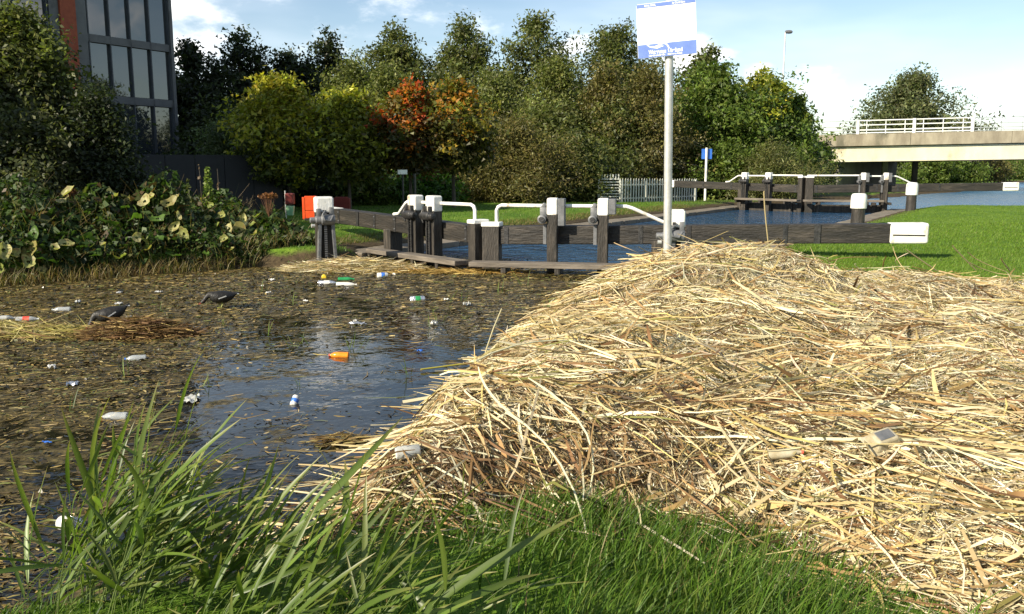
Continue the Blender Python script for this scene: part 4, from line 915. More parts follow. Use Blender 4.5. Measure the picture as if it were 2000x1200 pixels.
for i, ((px, py), sz, pale) in enumerate(BUR):
    p = bank_z(px, py); p = p + Vector((.0, -.06, .03)); g = gz1(p.x, p.y)
    me = (burp if pale else burg)[i % (5 if pale else 4)]
    t = thing('butterbur_plant', bur_label(px, py, pale), 'plant', (p.x, p.y, g-.02), 0, 'wilted butterbur on the bank' if pale else 'green butterbur on the bank')
    h = p.z-g+.02
    MB().tube([(.05, .04, 0), (.03, .03, h*.5), (0, 0, h)], [.008, .007, .005], 5).build('stalk', mat('stalk_green', (.12, .14, .04)) if i == 0 else bpy.data.materials['stalk_green'], t)
    rot = Euler((R_(random.uniform(15, 85)), R_(random.uniform(-45, 45)), R_(random.uniform(-55, 35)))).to_matrix().to_4x4() if pale else Euler((R_(random.uniform(10, 50)), R_(random.uniform(-25, 25)), R_(random.uniform(0, 360)))).to_matrix().to_4x4()
    link('leaf', me, None, t, Matrix.Translation((0, 0, h)) @ rot @ Euler((0, 0, random.uniform(0, 6.28))).to_matrix().to_4x4() @ Matrix.Diagonal((sz*random.uniform(.9, 1.7), sz*random.uniform(.6, 1.5), sz*1.4, 1)))
# tall dock / bindweed spike and dead umbels
def spike(label, px, py0, py1, Y, n, cols, w, name='weed_stem'):
    a = at(px, py0, Y=Y); b = at(px, py1, Y=Y); t = thing(name, label, 'plant', (a.x, Y, gz1(a.x, Y)-.03), 0, 'tall weeds on the bank'); h = b.z-gz1(a.x, Y)+.03
    MB().tube([(0, 0, 0), (.02, 0, h*.5), (.0, 0, h)], [.012, .009, .004], 5).build('stem', M['bark'] if w < .05 else bpy.data.materials['stalk_green'], t)
    if n:
        z = h*(1-.75*rng.random(n)**1.3); rad = w*(1.05-z/h)*1.6+.02; an = rng.uniform(0, 6.28, n); c = np.column_stack([np.cos(an)*rad*rng.random(n)**.5, np.sin(an)*rad*rng.random(n)**.5, z])
        nm = unit(rng.standard_normal((n, 3))+np.array([0, -.4, .6])); a_ = unit(np.cross(nm, rng.standard_normal((n, 3)))); b_ = unit(np.cross(nm, a_)); sz = .035*(.6+.8*rng.random((n, 1)))
        V, F, cv = leaf_geo(c, a_*sz, b_*sz*.6, pick(cols, [1]*len(cols), n), .2); link('foliage', np_mesh('foliage', V, F, cv), M['leaf'], t)
    return t, h
spike('bright green climbing weed spike rising above the bank plants', 411, 440, 328, 17.6, 420, [(.14, .2, .03), (.1, .16, .025), (.18, .23, .05)], .16)
for k, (px, y1) in enumerate([(325, 338), (372, 350), (300, 345), (455, 375), (395, 322), (430, 330), (60, 372), (150, 368), (275, 362), (485, 385), (345, 358), (25, 372)]):
    spike(['tall thin weed left of the green spike', 'slim weed stem close to the green spike', 'weed stem before the hoarding', 'bare dead stem right of the green spike', 'dry forked stem at the top of the green spike', 'dry twig leaning from the green spike', 'brown weed below the tall bush', 'brown seed stem below the tall bush edge', 'leafy stem before the dark bush', 'dead stem near the brown umbel', 'leafy weed between hoarding and butterbur', 'grassy stem at the bush foot'][k], px, 440, y1, 17.3+.1*k, 60 if k in (0, 1, 2, 8, 10) else 14, [(.07, .095, .025), (.1, .11, .035)] if k in (0, 1, 2, 8, 10) else [(.16, .11, .05), (.12, .08, .04)], .05 if k in (0, 1, 2, 8, 10) else .02)
def umbel(label, px, py, w, Y):
    p = at(px, py, Y=Y); g = gz1(p.x, Y); t = thing('dead_umbel', label, 'plant', (p.x, Y, g-.02), 0, 'dead flower heads on the bank'); h = p.z-g+.02
    m = MB(); nrm = 26; pts = []
    for k in range(nrm):
        a = rng.uniform(0, 6.28); rr = w*math.sqrt(rng.random()); e = (rr*math.cos(a), rr*math.sin(a), h+.05*(1-(rr/w)**2)+.02*rng.standard_normal()); pts.append(e)
        m.tube([(.0, 0, h*.55), (e[0]*.6, e[1]*.6, h*.82), e], [.005, .004, .002], 4)
    m.tube([(0, 0, 0), (0, 0, h*.57)], [.012, .009], 5); m.build('stems', mat('dead_stem', (.13, .06, .028)) if 'dead_stem' not in bpy.data.materials else bpy.data.materials['dead_stem'], t)
    c = np.repeat(np.array(pts), 26, 0)+.018*rng.standard_normal((nrm*26, 3)); n = len(c); nm = unit(rng.standard_normal((n, 3))); a_ = unit(np.cross(nm, rng.standard_normal((n, 3)))); b_ = np.cross(nm, a_); sz = .016
    V, F, cv = leaf_geo(c, a_*sz, b_*sz*.7, pick([(.2, .085, .03), (.15, .06, .025), (.26, .12, .04)], [1, 1, 1], n), .2); link('seed_head', np_mesh('seed_head', V, F, cv), M['leaf'], t)
umbel('rust brown dead flower head standing at the end of the weedy bank', 524, 385, .16, 17.0)
umbel('flat brown dead flower head under the tall bush', 137, 378, .13, 16.4)

# ------------------------------------------------------------------ the heap of cut reeds
PILE = [(-1.02, 3.45), (-.8, 4.6), (-.4, 5.9), (.06, 7.3), (.5, 8.6), (1.1, 9.7), (1.7, 10.4), (2.6, 10.7), (3.7, 10.4), (5.0, 10.1), (6.6, 9.6), (9.5, 8.4), (10, 3), (4.2, 1.0), (2.6, 1.7), (1.75, 2.35), (1.22, 2.85), (.85, 3.35), (.1, 3.6), (-.5, 3.5)]
def base_z(x, y): return np.maximum(gz(x, y), -.06)
def pile_h(x, y):
    d = -sdf(x, y, PILE)+.07*wob(x, y, 3.0, 11)
    e = sst(d/.42)**.8
    h = .19 + .50*np.exp(-(((x-1.85)/np.where(x < 1.85, .95, 1.65))**2+((y-8.1)/1.5)**2)) + .20*np.exp(-(((x-.55)/.85)**2+((y-5.6)/1.3)**2)) + .10*np.exp(-(((x-.1)/.8)**2+((y-4.4)/.6)**2))
    h = h + .10*np.exp(-(((x-2.1)/.9)**2+((y-4.4)/.8)**2)) + .10*np.exp(-(((x-4.3)/1.6)**2+((y-9.2)/.8)**2))
    h = h - .13*np.exp(-(((x-1.35)/.3)**2+((y-5.35)/.3)**2)) - .05*np.exp(-(((x-3.4)/.9)**2+((y-7.2)/1.1)**2))
    h = h + .055*wob(x, y, 2.0, 12)+.042*wob(x, y, 5.0, 13)+.022*wob(x, y, 11, 14)-.16*np.maximum(wob(x, y, 2.6, 19)-.3, 0)-.10*np.maximum(wob(x, y, 6.5, 29)-.45, 0)
    return np.where(d > 0, np.maximum(h, .04)*e, -.06+.0*d)
def pz(x, y): return base_z(x, y)+pile_h(x, y)
pile = thing('reed_heap', 'big heap of dry cut reeds dumped on the grassy bank', 'reed heap', (1.6, 6.0, .3))
PO = np.array((1.6, 6.0, .3))
px_ = np.arange(-1.3, 9.6, .07); py_ = np.arange(1.0, 10.9, .07); PX, PY = np.meshgrid(px_, py_); PD = sdf(PX, PY, PILE)
PZ = base_z(PX, PY)+pile_h(PX, PY)-.012; ix = np.arange(PX.size).reshape(PX.shape)
Fq = np.stack([ix[:-1, :-1], ix[:-1, 1:], ix[1:, 1:], ix[1:, :-1]], -1).reshape(-1, 4); keep = (PD.ravel()[Fq] < .12).all(1)
M['chaffbed'] = mat('chaff_bed', (.07, .045, .022), (.32, .25, .14), .85, 26, 1.0, 55, detail=9, coords='Object', c3=(.42, .36, .25), s3=5)
link('chaff_bed', np_mesh('chaff_bed', np.stack([PX, PY, PZ], -1).reshape(-1, 3)-PO, Fq[keep], smooth=True), M['chaffbed'], pile)
STRAW = [(.56, .47, .28), (.49, .38, .19), (.64, .57, .39), (.30, .19, .08), (.15, .08, .035), (.48, .36, .14), (.19, .18, .05)]
def in_pile(n, margin=.0, dens=None):
    out = []; got = 0
    while got < n:
        x = rng.uniform(-1.3, 6.8, n*2); y = rng.uniform(1.6, 10.8, n*2); k = sdf(x, y, PILE) < margin
        k &= np.abs(x) < .66*y+.5; k &= rng.random(n*2) < np.clip(5.0/np.maximum(y, 1.5), 0, 1)**.8
        if dens is not None: k &= rng.random(n*2) < dens(x, y)
        out.append(np.column_stack([x[k], y[k]])); got += k.sum()
    return np.concatenate(out)[:n]
def heading(x, y, n):
    a = 1.5*wob(x, y, 1.1, 15)+1.0*wob(x, y, 3.2, 16)-.2
    e = sst(((.25*y-1.45)-x+.9)/.9)          # at the water side they lie out over the edge
    a = a*(1-e)+e*(-.12+.25*wob(x, y, 2, 17)); lowr = sst((4.6-y)/1.2)*sst((x-.9)/.6); a = a*(1-lowr)+lowr*(-.62)
    return a+rng.normal(0, 1, n)*np.where(rng.random(n) < .5, .45, 1.6)
def straws(n, Lr, wr, k, lift, cols, wts, margin, dens=None, curl=.3, poke=.08, follow=.75, jit=.16):
    c = in_pile(n, margin, dens); a = heading(c[:, 0], c[:, 1], n); L = np.exp(rng.uniform(np.log(Lr[0]), np.log(Lr[1]), n))
    q = np.linspace(-.5, .5, k); bend = rng.normal(0, curl, n)
    ang = a[:, None]+bend[:, None]*q[None]*2
    st = L[:, None]/(k-1); x = np.cumsum(np.cos(ang)*st, 1); y = np.cumsum(np.sin(ang)*st, 1); x = x-x.mean(1, keepdims=True)+c[:, :1]; y = y-y.mean(1, keepdims=True)+c[:, 1:]
    surf = pz(x, y); surf = np.where(sdf(x, y, PILE) > .02, np.maximum(surf, base_z(x, y)+.01), surf)
    zc = surf.max(1, keepdims=True)*.3+surf.mean(1, keepdims=True)*.7
    z = follow*surf+(1-follow)*zc+lift*rng.random((n, 1))**1.5
    z = z+(poke*np.abs(rng.standard_normal((n, 1)))*L[:, None])*(q[None]*np.where(rng.random((n, 1)) < .5, -1, 1))*1.0
    z = np.maximum(z, surf-.03)
    P = np.stack([x, y, z], -1); T = np.gradient(P, axis=1); T = unit(T)
    nm = unit(np.array([0, 0, 1.])+.55*rng.standard_normal((n, 1, 3))); S = unit(np.cross(T, nm+np.zeros_like(T)))
    w = np.exp(rng.uniform(np.log(wr[0]), np.log(wr[1]), n)); prof = np.clip(1-1.2*np.abs(q)**2.2*2, .18, 1)
    twist = np.cos(rng.normal(0, .8, (n, 1))+rng.normal(0, 1.4, (n, 1))*q[None])[..., None]; B = np.cross(T, S)
    S = S*twist+B*np.sqrt(np.clip(1-twist**2, 0, 1))
    col = pick(cols, wts, n, jit)
    brown_share = .8*sst((4.3-c[:, 1])/.8)*sst((1.2-c[:, 0])/.9)+.25*sst((wob(c[:, 0], c[:, 1], 1.9, 41)-.3)/.5)   # more dark brown stalks towards the near left foot and in patches
    k_ = rng.random(n) < .6*brown_share; col[k_] = pick([(.17, .10, .045), (.11, .065, .03), (.24, .15, .065), (.07, .045, .025)], [3, 3, 2, 2], k_.sum(), .2)
    return P, S*(w[:, None]*prof[None])[..., None], col
CH = [(.64, .57, .40), (.56, .48, .31), (.47, .37, .19), (.72, .68, .56), (.27, .17, .08)]
chaff = [straws(72000, (.025, .12), (.0014, .0038), 3, .02, CH, [4, 4, 3, 2.2, 1.6], -.02, curl=1.4, poke=.2),
         straws(32000, (.05, .18), (.0016, .0042), 3, .04, CH, [5, 4, 2, 4, .5], -.05, dens=lambda x, y: np.clip(.1+sst((x-1.1+.3*wob(x, y, 1.2, 18))/1.6), 0, 1), curl=1.6, poke=.15),
         straws(12000, (.10, .38), (.0016, .005), 4, .035, STRAW, [5, 5, 3, 3, 2, 2, .7], .0, curl=.5, poke=.12)]
V, F, cv = join_geo([ribbon_geo(*s) for s in chaff])
tag(link('chaff', np_mesh('chaff', V-PO, F, cv), M['straw'], pile), kind='stuff')
long_ = [straws(3800, (.25, .85), (.0022, .0068), 7, .09, STRAW, [5, 6, 3, 4, 2.4, 3, 1], .03, dens=lambda x, y: 1-.6*sst((x-2.0)/1.2)*sst((y-4.6)/1.0), curl=.26, poke=.13, follow=.5),
         straws(2000, (.12, .5), (.005, .0125), 6, .06, STRAW, [4, 5, 3, 4, 3, 2, .8], .0, curl=.5, poke=.3, follow=.5),
         straws(700, (.1, .4), (.0016, .004), 4, .03, STRAW, [4, 5, 3, 3, 3, 2, .8], .3, dens=lambda x, y: 1.0*(sdf(x, y, PILE) > -.1)*(y < 4), curl=.3, poke=.1),
         straws(900, (.4, .95), (.003, .007), 7, .06, STRAW, [6, 4, 4, 2, 1, 3, .4], .16, dens=lambda x, y: np.clip(sst(((.25*y-1.45)-x+1.0)/.9), .05, 1), curl=.15, poke=.06, follow=.35)]
V, F, cv = join_geo([ribbon_geo(*s) for s in long_])
tag(link('dry_stalks', np_mesh('dry_stalks', V-PO, F, cv), M['straw'], pile), kind='stuff')
# the larger reeds, each its own piece, from a few shapes
vari = []
for k in range(26):
    n = 8; L = 1.0; q = np.linspace(-.5, .5, n); bend = random.uniform(-.45, .45); kink = random.choice([0, 0, 0, 1]); kp = random.uniform(-.2, .3); ka = random.uniform(.5, 1.3)*random.choice([-1, 1])
    an = bend*q*2+np.where((q > kp) & (kink == 1), ka, 0); P = np.zeros((1, n, 3)); P[0, :, 0] = np.cumsum(np.cos(an)/(n-1)); P[0, :, 1] = np.cumsum(np.sin(an)/(n-1)); P -= P.mean(1, keepdims=True); P[0, :, 2] = .03*np.sin(q*3+k)
    cc = pick(STRAW, [6, 6, 3, 3, 2.2, 3, .8], 1, .12)
    if k % 3 == 0:
        Rr = (.0052*(1-.35*(q+.5)))[None]; V, F = tube_geo(P*1.0, Rr, 6); cv = np.repeat(cc, len(V), 0)
        node = (np.abs((V[:, 0]*5) % 1-.5) < .06)[:, None]; cv = np.where(node, cv*.6, cv)
    else:
        w = random.uniform(.0042, .0095); T = np.gradient(P, axis=1); S = np.stack([-T[..., 1], T[..., 0], np.zeros((1, n))], -1); S = unit(S)*(w*np.clip(1-(np.abs(q+.1)*1.7)**2.5, .15, 1))[None, :, None]
        S[..., 2] += .5*w*np.sin(q*4+k); V, F, cv = ribbon_geo(P, S, cc); cv = cv*(1+.12*np.sin(np.arange(len(V))*.9))[:, None]
    me = np_mesh('reed_stalk', V, F, np.clip(cv, .01, .9), smooth=True); me.materials.append(M['straw']); vari.append(me)
V, F = tube_geo(np.stack([np.linspace(-.5, .5, 5), .004*np.sin(np.arange(5)*1.3), 0*np.arange(5)], -1)[None], np.full((1, 5), .0068), 7)
me = np_mesh('reed_stalk', V, F, np.tile((.5, .41, .22), (len(V), 1)), smooth=True); me.materials.append(M['straw']); vari += [me, me]
def lay(x, y, a, L, k, lift=.03, tilt=None, wsc=None):
    e = .12; dz = pz(np.array([x+e*math.cos(a), x-e*math.cos(a), x-e*math.sin(a), x+e*math.sin(a)]), np.array([y+e*math.sin(a), y-e*math.sin(a), y+e*math.cos(a), y-e*math.cos(a)]))
    pitch = math.atan2(dz[0]-dz[1], 2*e) if tilt is None else tilt; roll = math.atan2(dz[2]-dz[3], 2*e)*.6
    qv = np.linspace(-.5, .5, 9); xx = x+qv*L*math.cos(a); yy = y+qv*L*math.sin(a); sv = pz(xx, yy)
    if tilt is None: pitch = pitch*.4+.6*math.atan2(sv[7]-sv[1], .75*L)
    z = max(float(np.max(sv-np.tan(pitch)*qv*L)*.6+np.mean(sv-np.tan(pitch)*qv*L)*.4), float(sv[4])-.01)+lift
    rot = Euler((0, 0, a)).to_matrix() @ Euler((0, -pitch, 0)).to_matrix() @ Euler((roll+random.gauss(0, .35), 0, 0)).to_matrix()
    wsc = wsc or random.uniform(.85, 1.25)
    mt = Matrix.Translation(Vector((x, y, z))-Vector(PO)) @ rot.to_4x4() @ Matrix.Diagonal((L, max(wsc, L*.85) if k % 3 else wsc, wsc, 1))
    return link('reed_stalk', vari[k % 26], None, pile, mt)
cnt = 0; cpts = in_pile(250, .05)
hd_ = heading(cpts[:, 0], cpts[:, 1], 250)
for i in range(250):
    x, y = cpts[i]; lay(x, y, float(hd_[i]), float(np.exp(rng.uniform(np.log(.4), np.log(1.25)))), int(rng.integers(0, 26)), .012+.03*random.random())
# recognisable ones: stalks lying out over the water, poking from the crest, and a few long lines
def hit(px, py, off=0.0):
    d = pixdir(px, py); t = np.linspace(2.2, 15, 900); x, y, z = d.x*t, d.y*t, CAM_Z+d.z*t
    ok = np.nonzero((z <= pz(x, y)+off) | (z < .02))[0]; k = ok[0] if len(ok) else 480
    return Vector((x[k], y[k], z[k]))
def lay_px(p0, p1, k, lift=.02, z0=None, z1=None):
    a, b = hit(*p0) if z0 is None else at(*p0, Y=z0), hit(*p1) if z1 is None else at(*p1, Y=z1)
    m = (a+b)/2+Vector((0, 0, lift)); v = b-a; L = v.length
    rot = v.to_track_quat('X', 'Z').to_matrix()
    link('reed_stalk', vari[k], None, pile, Matrix.Translation(m-Vector(PO)) @ rot.to_4x4() @ Matrix.Diagonal((L, max(.8, L*.7) if k % 3 else 1.0, 1, 1)))
straight = [k for k in range(0, 26, 3)]
for i, (a, b) in enumerate([((720, 888), (900, 842)), ((700, 912), (905, 905)), ((712, 918), (820, 875)), ((715, 962), (850, 895)), ((690, 972), (770, 930)), ((735, 958), (800, 925)), ((830, 838), (990, 835)), ((822, 846), (960, 838)), ((880, 862), (1010, 826)),
                            ((1225, 565), (1880, 690)), ((1240, 600), (1590, 770)), ((1380, 610), (1860, 640)), ((1430, 620), (1720, 660)), ((1585, 655), (1560, 750)), ((1530, 735), (1532, 870)), ((1740, 740), (1730, 838)), ((1780, 640), (1720, 742)),
                            ((1400, 850), (1760, 960)), ((1420, 930), (1820, 1060)), ((1480, 960), (1900, 1130)), ((1700, 800), (1990, 880)), ((1710, 860), (2000, 850)), ((1620, 840), (1790, 920)), ((1350, 800), (1560, 880)), ((1010, 640), (1180, 590)), ((1000, 622), (1110, 632)), ((1005, 655), (1090, 640)),
                            ((935, 760), (1080, 690)), ((930, 775), (1060, 720)), ((1500, 1010), (1760, 1150)), ((1600, 1000), (1880, 1180)), ((1130, 850), (1400, 800)), ((1040, 900), (1240, 830)), ((1250, 930), (1340, 840)), ((1820, 960), (1990, 1010)), ((1650, 690), (1900, 735))]):
    lay_px(a, b, straight[i % 9] if i % 2 else (1, 4, 7, 10, 13, 16, 19, 22, 25)[i % 9], .02+.01*(i % 3))
for i, (a, b, Y) in enumerate([((1492, 374), (1501, 492), 8.6), ((1335, 470), (1300, 510), 8.2), ((1352, 468), (1400, 488), 8.3), ((1415, 470), (1390, 500), 8.2), ((1410, 465), (1432, 492), 8.2), ((1515, 470), (1600, 520), 8.9), ((1525, 482), (1610, 522), 9.0),
                               ((1620, 515), (1710, 498), 9.4), ((1770, 488), (1830, 530), 9.6), ((1768, 490), (1745, 525), 9.6), ((1860, 480), (1905, 528), 9.7), ((1890, 488), (1960, 535), 9.6), ((1955, 505), (1972, 530), 9.5), ((1900, 510), (2000, 545), 9.4), ((1465, 470), (1535, 500), 8.5), ((1665, 520), (1700, 532), 9.4)]):
    lay_px(a, b, 27 if i % 2 == 0 else straight[(i*2) % 9], 0, Y, Y+.25)

# stray stalks standing out of the crest and along the back edge
for i in range(46):
    u_ = random.random(); x, y = (random.uniform(.9, 3.0), random.uniform(7.2, 8.8)) if i < 24 else (random.uniform(2.6, 5.6), random.uniform(9.0, 10.1))
    z = float(pz(np.array([x]), np.array([y]))[0]); L = random.uniform(.15, .5); az_ = random.uniform(0, 6.28); el_ = random.uniform(.15, .8)
    dv = Vector((math.cos(az_)*math.cos(el_), math.sin(az_)*math.cos(el_), math.sin(el_)))
    link('reed_stalk', vari[i % 26], None, pile, Matrix.Translation(Vector((x, y, z))+dv*L*.42-Vector(PO)) @ dv.to_track_quat('X', 'Z').to_matrix().to_4x4() @ Matrix.Diagonal((L, .8, .8, 1)))

# floating straw raft by the gate, and the moorhens' nest heap
def raft(name, label, cat, c, rx, ry, h, n, cols, w, Lr, ang, grp=None):
    t = thing(name, label, cat, (c[0], c[1], 0), 0, grp)
    th = rng.uniform(0, 6.28, n); rr = np.sqrt(rng.random(n)); x = rr*np.cos(th)*rx; y = rr*np.sin(th)*ry; a = ang+rng.normal(0, .55, n); L = rng.uniform(*Lr, n); q = np.linspace(-.5, .5, 4)
    ca, sa = math.cos(ang), math.sin(ang); X0 = x*ca-y*sa; Y0 = x*sa+y*ca
    hz = h*(1-rr**2)*rng.random(n)**.6+.006; P = np.zeros((n, 4, 3)); P[..., 0] = X0[:, None]+L[:, None]*q*np.cos(a)[:, None]; P[..., 1] = Y0[:, None]+L[:, None]*q*np.sin(a)[:, None]
    P[..., 2] = np.maximum(hz[:, None]+L[:, None]*q*rng.normal(0, .16, (n, 1)), .004); T = unit(np.gradient(P, axis=1)); S = unit(np.cross(T, np.array([0, 0, 1.])+.5*rng.standard_normal((n, 1, 3))))*(rng.uniform(.003, .009, (n, 1))*np.array([.4, 1, .9, .3]))[..., None]
    V, F, cv = ribbon_geo(P, S, pick(cols, w, n, .2)); o = link('stalks', np_mesh('stalks', V, F, cv), M['straw'], t); o['kind'] = 'stuff'; return t
p = at(690, 527, z=0)
raft('straw_raft', 'pale raft of floating straw below the paddle stand', 'straw', (p.x, p.y), 1.15, .55, .2, 2600, STRAW, [6, 5, 4, 2, 1, 3, .6], (.2, .7), .12)
p = at(900, 532, z=0)
raft('straw_raft', 'golden drift of wet straw along the gate foot plank', 'straw', (p.x, p.y), 1.3, .35, .03, 700, [(.35, .22, .05), (.25, .15, .04), (.42, .3, .1)], e3, (.15, .5), .0)
p = at(270, 655, z=0); NEST = p
raft('reed_nest', 'low brown nest heap of reeds and roots with a moorhen on it', 'nest', (p.x, p.y), .62, .34, .2, 1900, [(.11, .06, .025), (.2, .12, .045), (.36, .26, .1), (.07, .045, .02)], [3, 3, 1.4, 2], (.08, .35), .1)
p = at(50, 650, z=0)
raft('straw_raft', 'yellow green drift of floating reed leaves beside the nest', 'straw', (p.x-.1, p.y), 1.0, .42, .04, 900, [(.38, .32, .1), (.24, .22, .06), (.46, .38, .17), (.16, .1, .04)], [3, 3, 2, 2], (.25, .8), -.15)
p = at(668, 862, z=0)
raft('reed_tuft', 'small tuft of broken reed stumps standing in open water', 'reeds', (p.x, p.y), .16, .1, .05, 90, [(.2, .13, .05), (.38, .3, .12), (.12, .08, .03)], e3, (.06, .24), .2)

# ------------------------------------------------------------------ floating debris
def debris():
    parts = []
    n0 = 150000; x = rng.uniform(-9.5, 3, n0); y = rng.uniform(2.3, 18, n0); x = x*(y+3)/16
    k = (sdf(x, y, POOL) < -.05) & (np.abs(x) < .64*y+.4)
    den = .09+.62*sst((-x-1.9-.12*(y-5))/1.5)+.6*sst((y-8.2)/3.2)+.42*wob(x, y, 1.2, 20)+.42*wob(x, y, 3.4, 21)
    k &= rng.random(n0) < np.clip(den, .035, 1); x, y = x[k], y[k]; n = len(x)
    L = np.exp(rng.uniform(np.log(.02), np.log(.13), n))*(.75+.05*y); big = rng.random(n) < .05; L[big] *= 3.0; a = rng.normal(.12, .75, n); q = np.linspace(-.5, .5, 3); bd2 = rng.normal(0, .5, n)
    P = np.zeros((n, 3, 3)); P[..., 0] = x[:, None]+L[:, None]*q*np.cos(a[:, None]+bd2[:, None]*q); P[..., 1] = y[:, None]+L[:, None]*q*np.sin(a[:, None]+bd2[:, None]*q)
    P[..., 2] = .003+.006*rng.random((n, 1))+L[:, None]*q*np.abs(rng.normal(0, .05, (n, 1))); P[..., 2] = np.maximum(P[..., 2], .002)
    T = unit(np.gradient(P, axis=1)); S = unit(np.cross(T, np.array([0, 0, 1.])+.25*rng.standard_normal((n, 1, 3))))*(rng.uniform(.0025, .008, (n, 1))*(.7+.04*y[:, None])*np.array([.35, 1, .4]))[..., None]
    col = pick([(.13, .09, .028), (.07, .05, .018), (.2, .145, .042), (.32, .23, .07), (.12, .13, .03), (.42, .33, .15), (.035, .03, .014)], [5, 5, 4.5, 3, 3, 1.5, 3], n, .25)
    parts.append(ribbon_geo(P, S, col))
    # clots of rotting weed
    m0 = 30000; x = rng.uniform(-9.5, 3, m0); y = rng.uniform(2.3, 17, m0); x = x*(y+3)/16; k = (sdf(x, y, POOL) < -.05) & (np.abs(x) < .64*y+.4)
    den = -.05+.55*sst((-x-1.5-.12*(y-5))/1.5)+.3*sst((y-9)/3)+.45*wob(x, y, 1.6, 22)+.3*wob(x, y, 5, 23); k &= rng.random(m0) < np.clip(den, .0, 1); x, y = x[k], y[k]; n = len(x)
    c = np.column_stack([x, y, .004+.012*rng.random(n)]); nm = unit(np.array([0, 0, 1.])+.35*rng.standard_normal((n, 3))); a_ = unit(np.cross(nm, rng.standard_normal((n, 3)))); b_ = np.cross(nm, a_); sz = rng.uniform(.01, .032, (n, 1))*(.7+.04*y[:, None])
    parts.append(leaf_geo(c, a_*sz, b_*sz*.6, pick([(.055, .042, .016), (.09, .065, .022), (.075, .08, .02), (.03, .025, .012)], [3, 3, 2, 3], n, .25), .1))
    return join_geo(parts)
V, F, cv = debris()
tag(link('floating_debris', np_mesh('floating_debris', V, F, cv), M['debris']), 'brown reed litter and weed scum floating across the canal', 'debris', kind='stuff')

# ------------------------------------------------------------------ grass
def blades(x, y, L, w, cols, wts, lean=.35, k=4, wind=(.25, .0), zfun=gz):
    n = len(x); q = np.linspace(0, 1, k); az = rng.uniform(0, 6.28, n); bend = np.abs(rng.normal(lean, .22, n)); z = zfun(x, y)-.01
    hx = np.cos(az)*bend+wind[0]; hy = np.sin(az)*bend+wind[1]; P = np.zeros((n, k, 3)); P[..., 0] = x[:, None]+hx[:, None]*L[:, None]*q**1.7; P[..., 1] = y[:, None]+hy[:, None]*L[:, None]*q**1.7; P[..., 2] = z[:, None]+L[:, None]*q*(1-.3*np.minimum(bend, 1)[:, None]*q)
    sa = az+1.57+rng.normal(0, .6, n); S = np.stack([np.cos(sa), np.sin(sa), np.zeros(n)], -1)[:, None]*(w[:, None]*np.clip(1-q**1.8, .06, 1))[..., None]
    return ribbon_geo(P, S, pick(cols, wts, n, .2))
G1 = [(.062, .128, .012), (.092, .165, .017), (.035, .075, .01), (.14, .19, .035), (.2, .16, .07)]
def near_grass():
    n0 = 72000; x = rng.uniform(-2.4, 2.4, n0); y = rng.uniform(1.6, 4.0, n0)
    dp = sdf(x, y, PILE); dw = sdf(x, y, POOL)
    k = (dp > -.04) & (dw > .12) & (rng.random(n0) < np.clip(.75+.45*wob(x, y, 3, 30), .12, 1)*np.where(y < 2.75, 1, np.clip(.12+sst((x+.45-.5*(3.0-y))/.5), 0, 1))); x, y = x[k], y[k]; n = len(x)
    L = rng.uniform(.05, .15, n)*(1+.5*wob(x, y, 5, 31)).clip(.5, 1.7); L *= np.clip(.45+1.2*sst((x+.4)/.8), .45, 1.3)
    a = blades(x, y, L, rng.uniform(.0016, .004, n), G1, [4, 6, 3, 2.4, .4], .5)
    n0 = 900; x = rng.uniform(-.9, 1.6, n0); y = rng.uniform(2.2, 3.7, n0); k = (sdf(x, y, PILE) > .02) & (sdf(x, y, POOL) > .1); x, y = x[k], y[k]; n = len(x)
    b = blades(x, y, rng.uniform(.12, .24, n), rng.uniform(.002, .0038, n), G1, [3, 6, 1, 3, 1], .55, 5)
    return join_geo([a, b])
V, F, cv = near_grass()
tag(link('bank_grass', np_mesh('bank_grass', V, F, cv), M['blade']), 'tufty green grass in front of the reed heap', 'grass', kind='stuff')
def lawn():
    n0 = 170000; y = 8.6+13*rng.random(n0)**1.35; x = rng.uniform(.6, .66, n0)*0+rng.uniform(.05, .66, n0)*y
    k = (sdf(x, y, PILE) > -.05) & (sdf(x, y, POOL) > .3) & (sdf(x, y, CHAMB) > 1.0) & (x > .9); x, y = x[k], y[k]; n = len(x)
    a = blades(x, y, rng.uniform(.02, .05, n)*(1+.02*y), rng.uniform(.0026, .0052, n)*(.6+.06*y), [(.10, .18, .014), (.13, .21, .02), (.07, .13, .012), (.18, .21, .05)], [4, 4, 2, 1], .5, 2)
    n0 = 60000; y = rng.uniform(21, 37, n0); x = rng.uniform(.12, .66, n0)*y; k = (sdf(x, y, CHAMB) > 1.0) & (sdf(x, y, LOWER) > .4); x, y = x[k], y[k]; n = len(x)
    b = blades(x, y, rng.uniform(.03, .06, n), rng.uniform(.004, .008, n), [(.105, .18, .014), (.135, .21, .02), (.08, .145, .012)], e3, .5, 2)
    return join_geo([a, b])
V, F, cv = lawn()
tag(link('lawn_grass', np_mesh('lawn_grass', V, F, cv), M['blade']), 'short mown grass beside the lock', 'grass', kind='stuff')
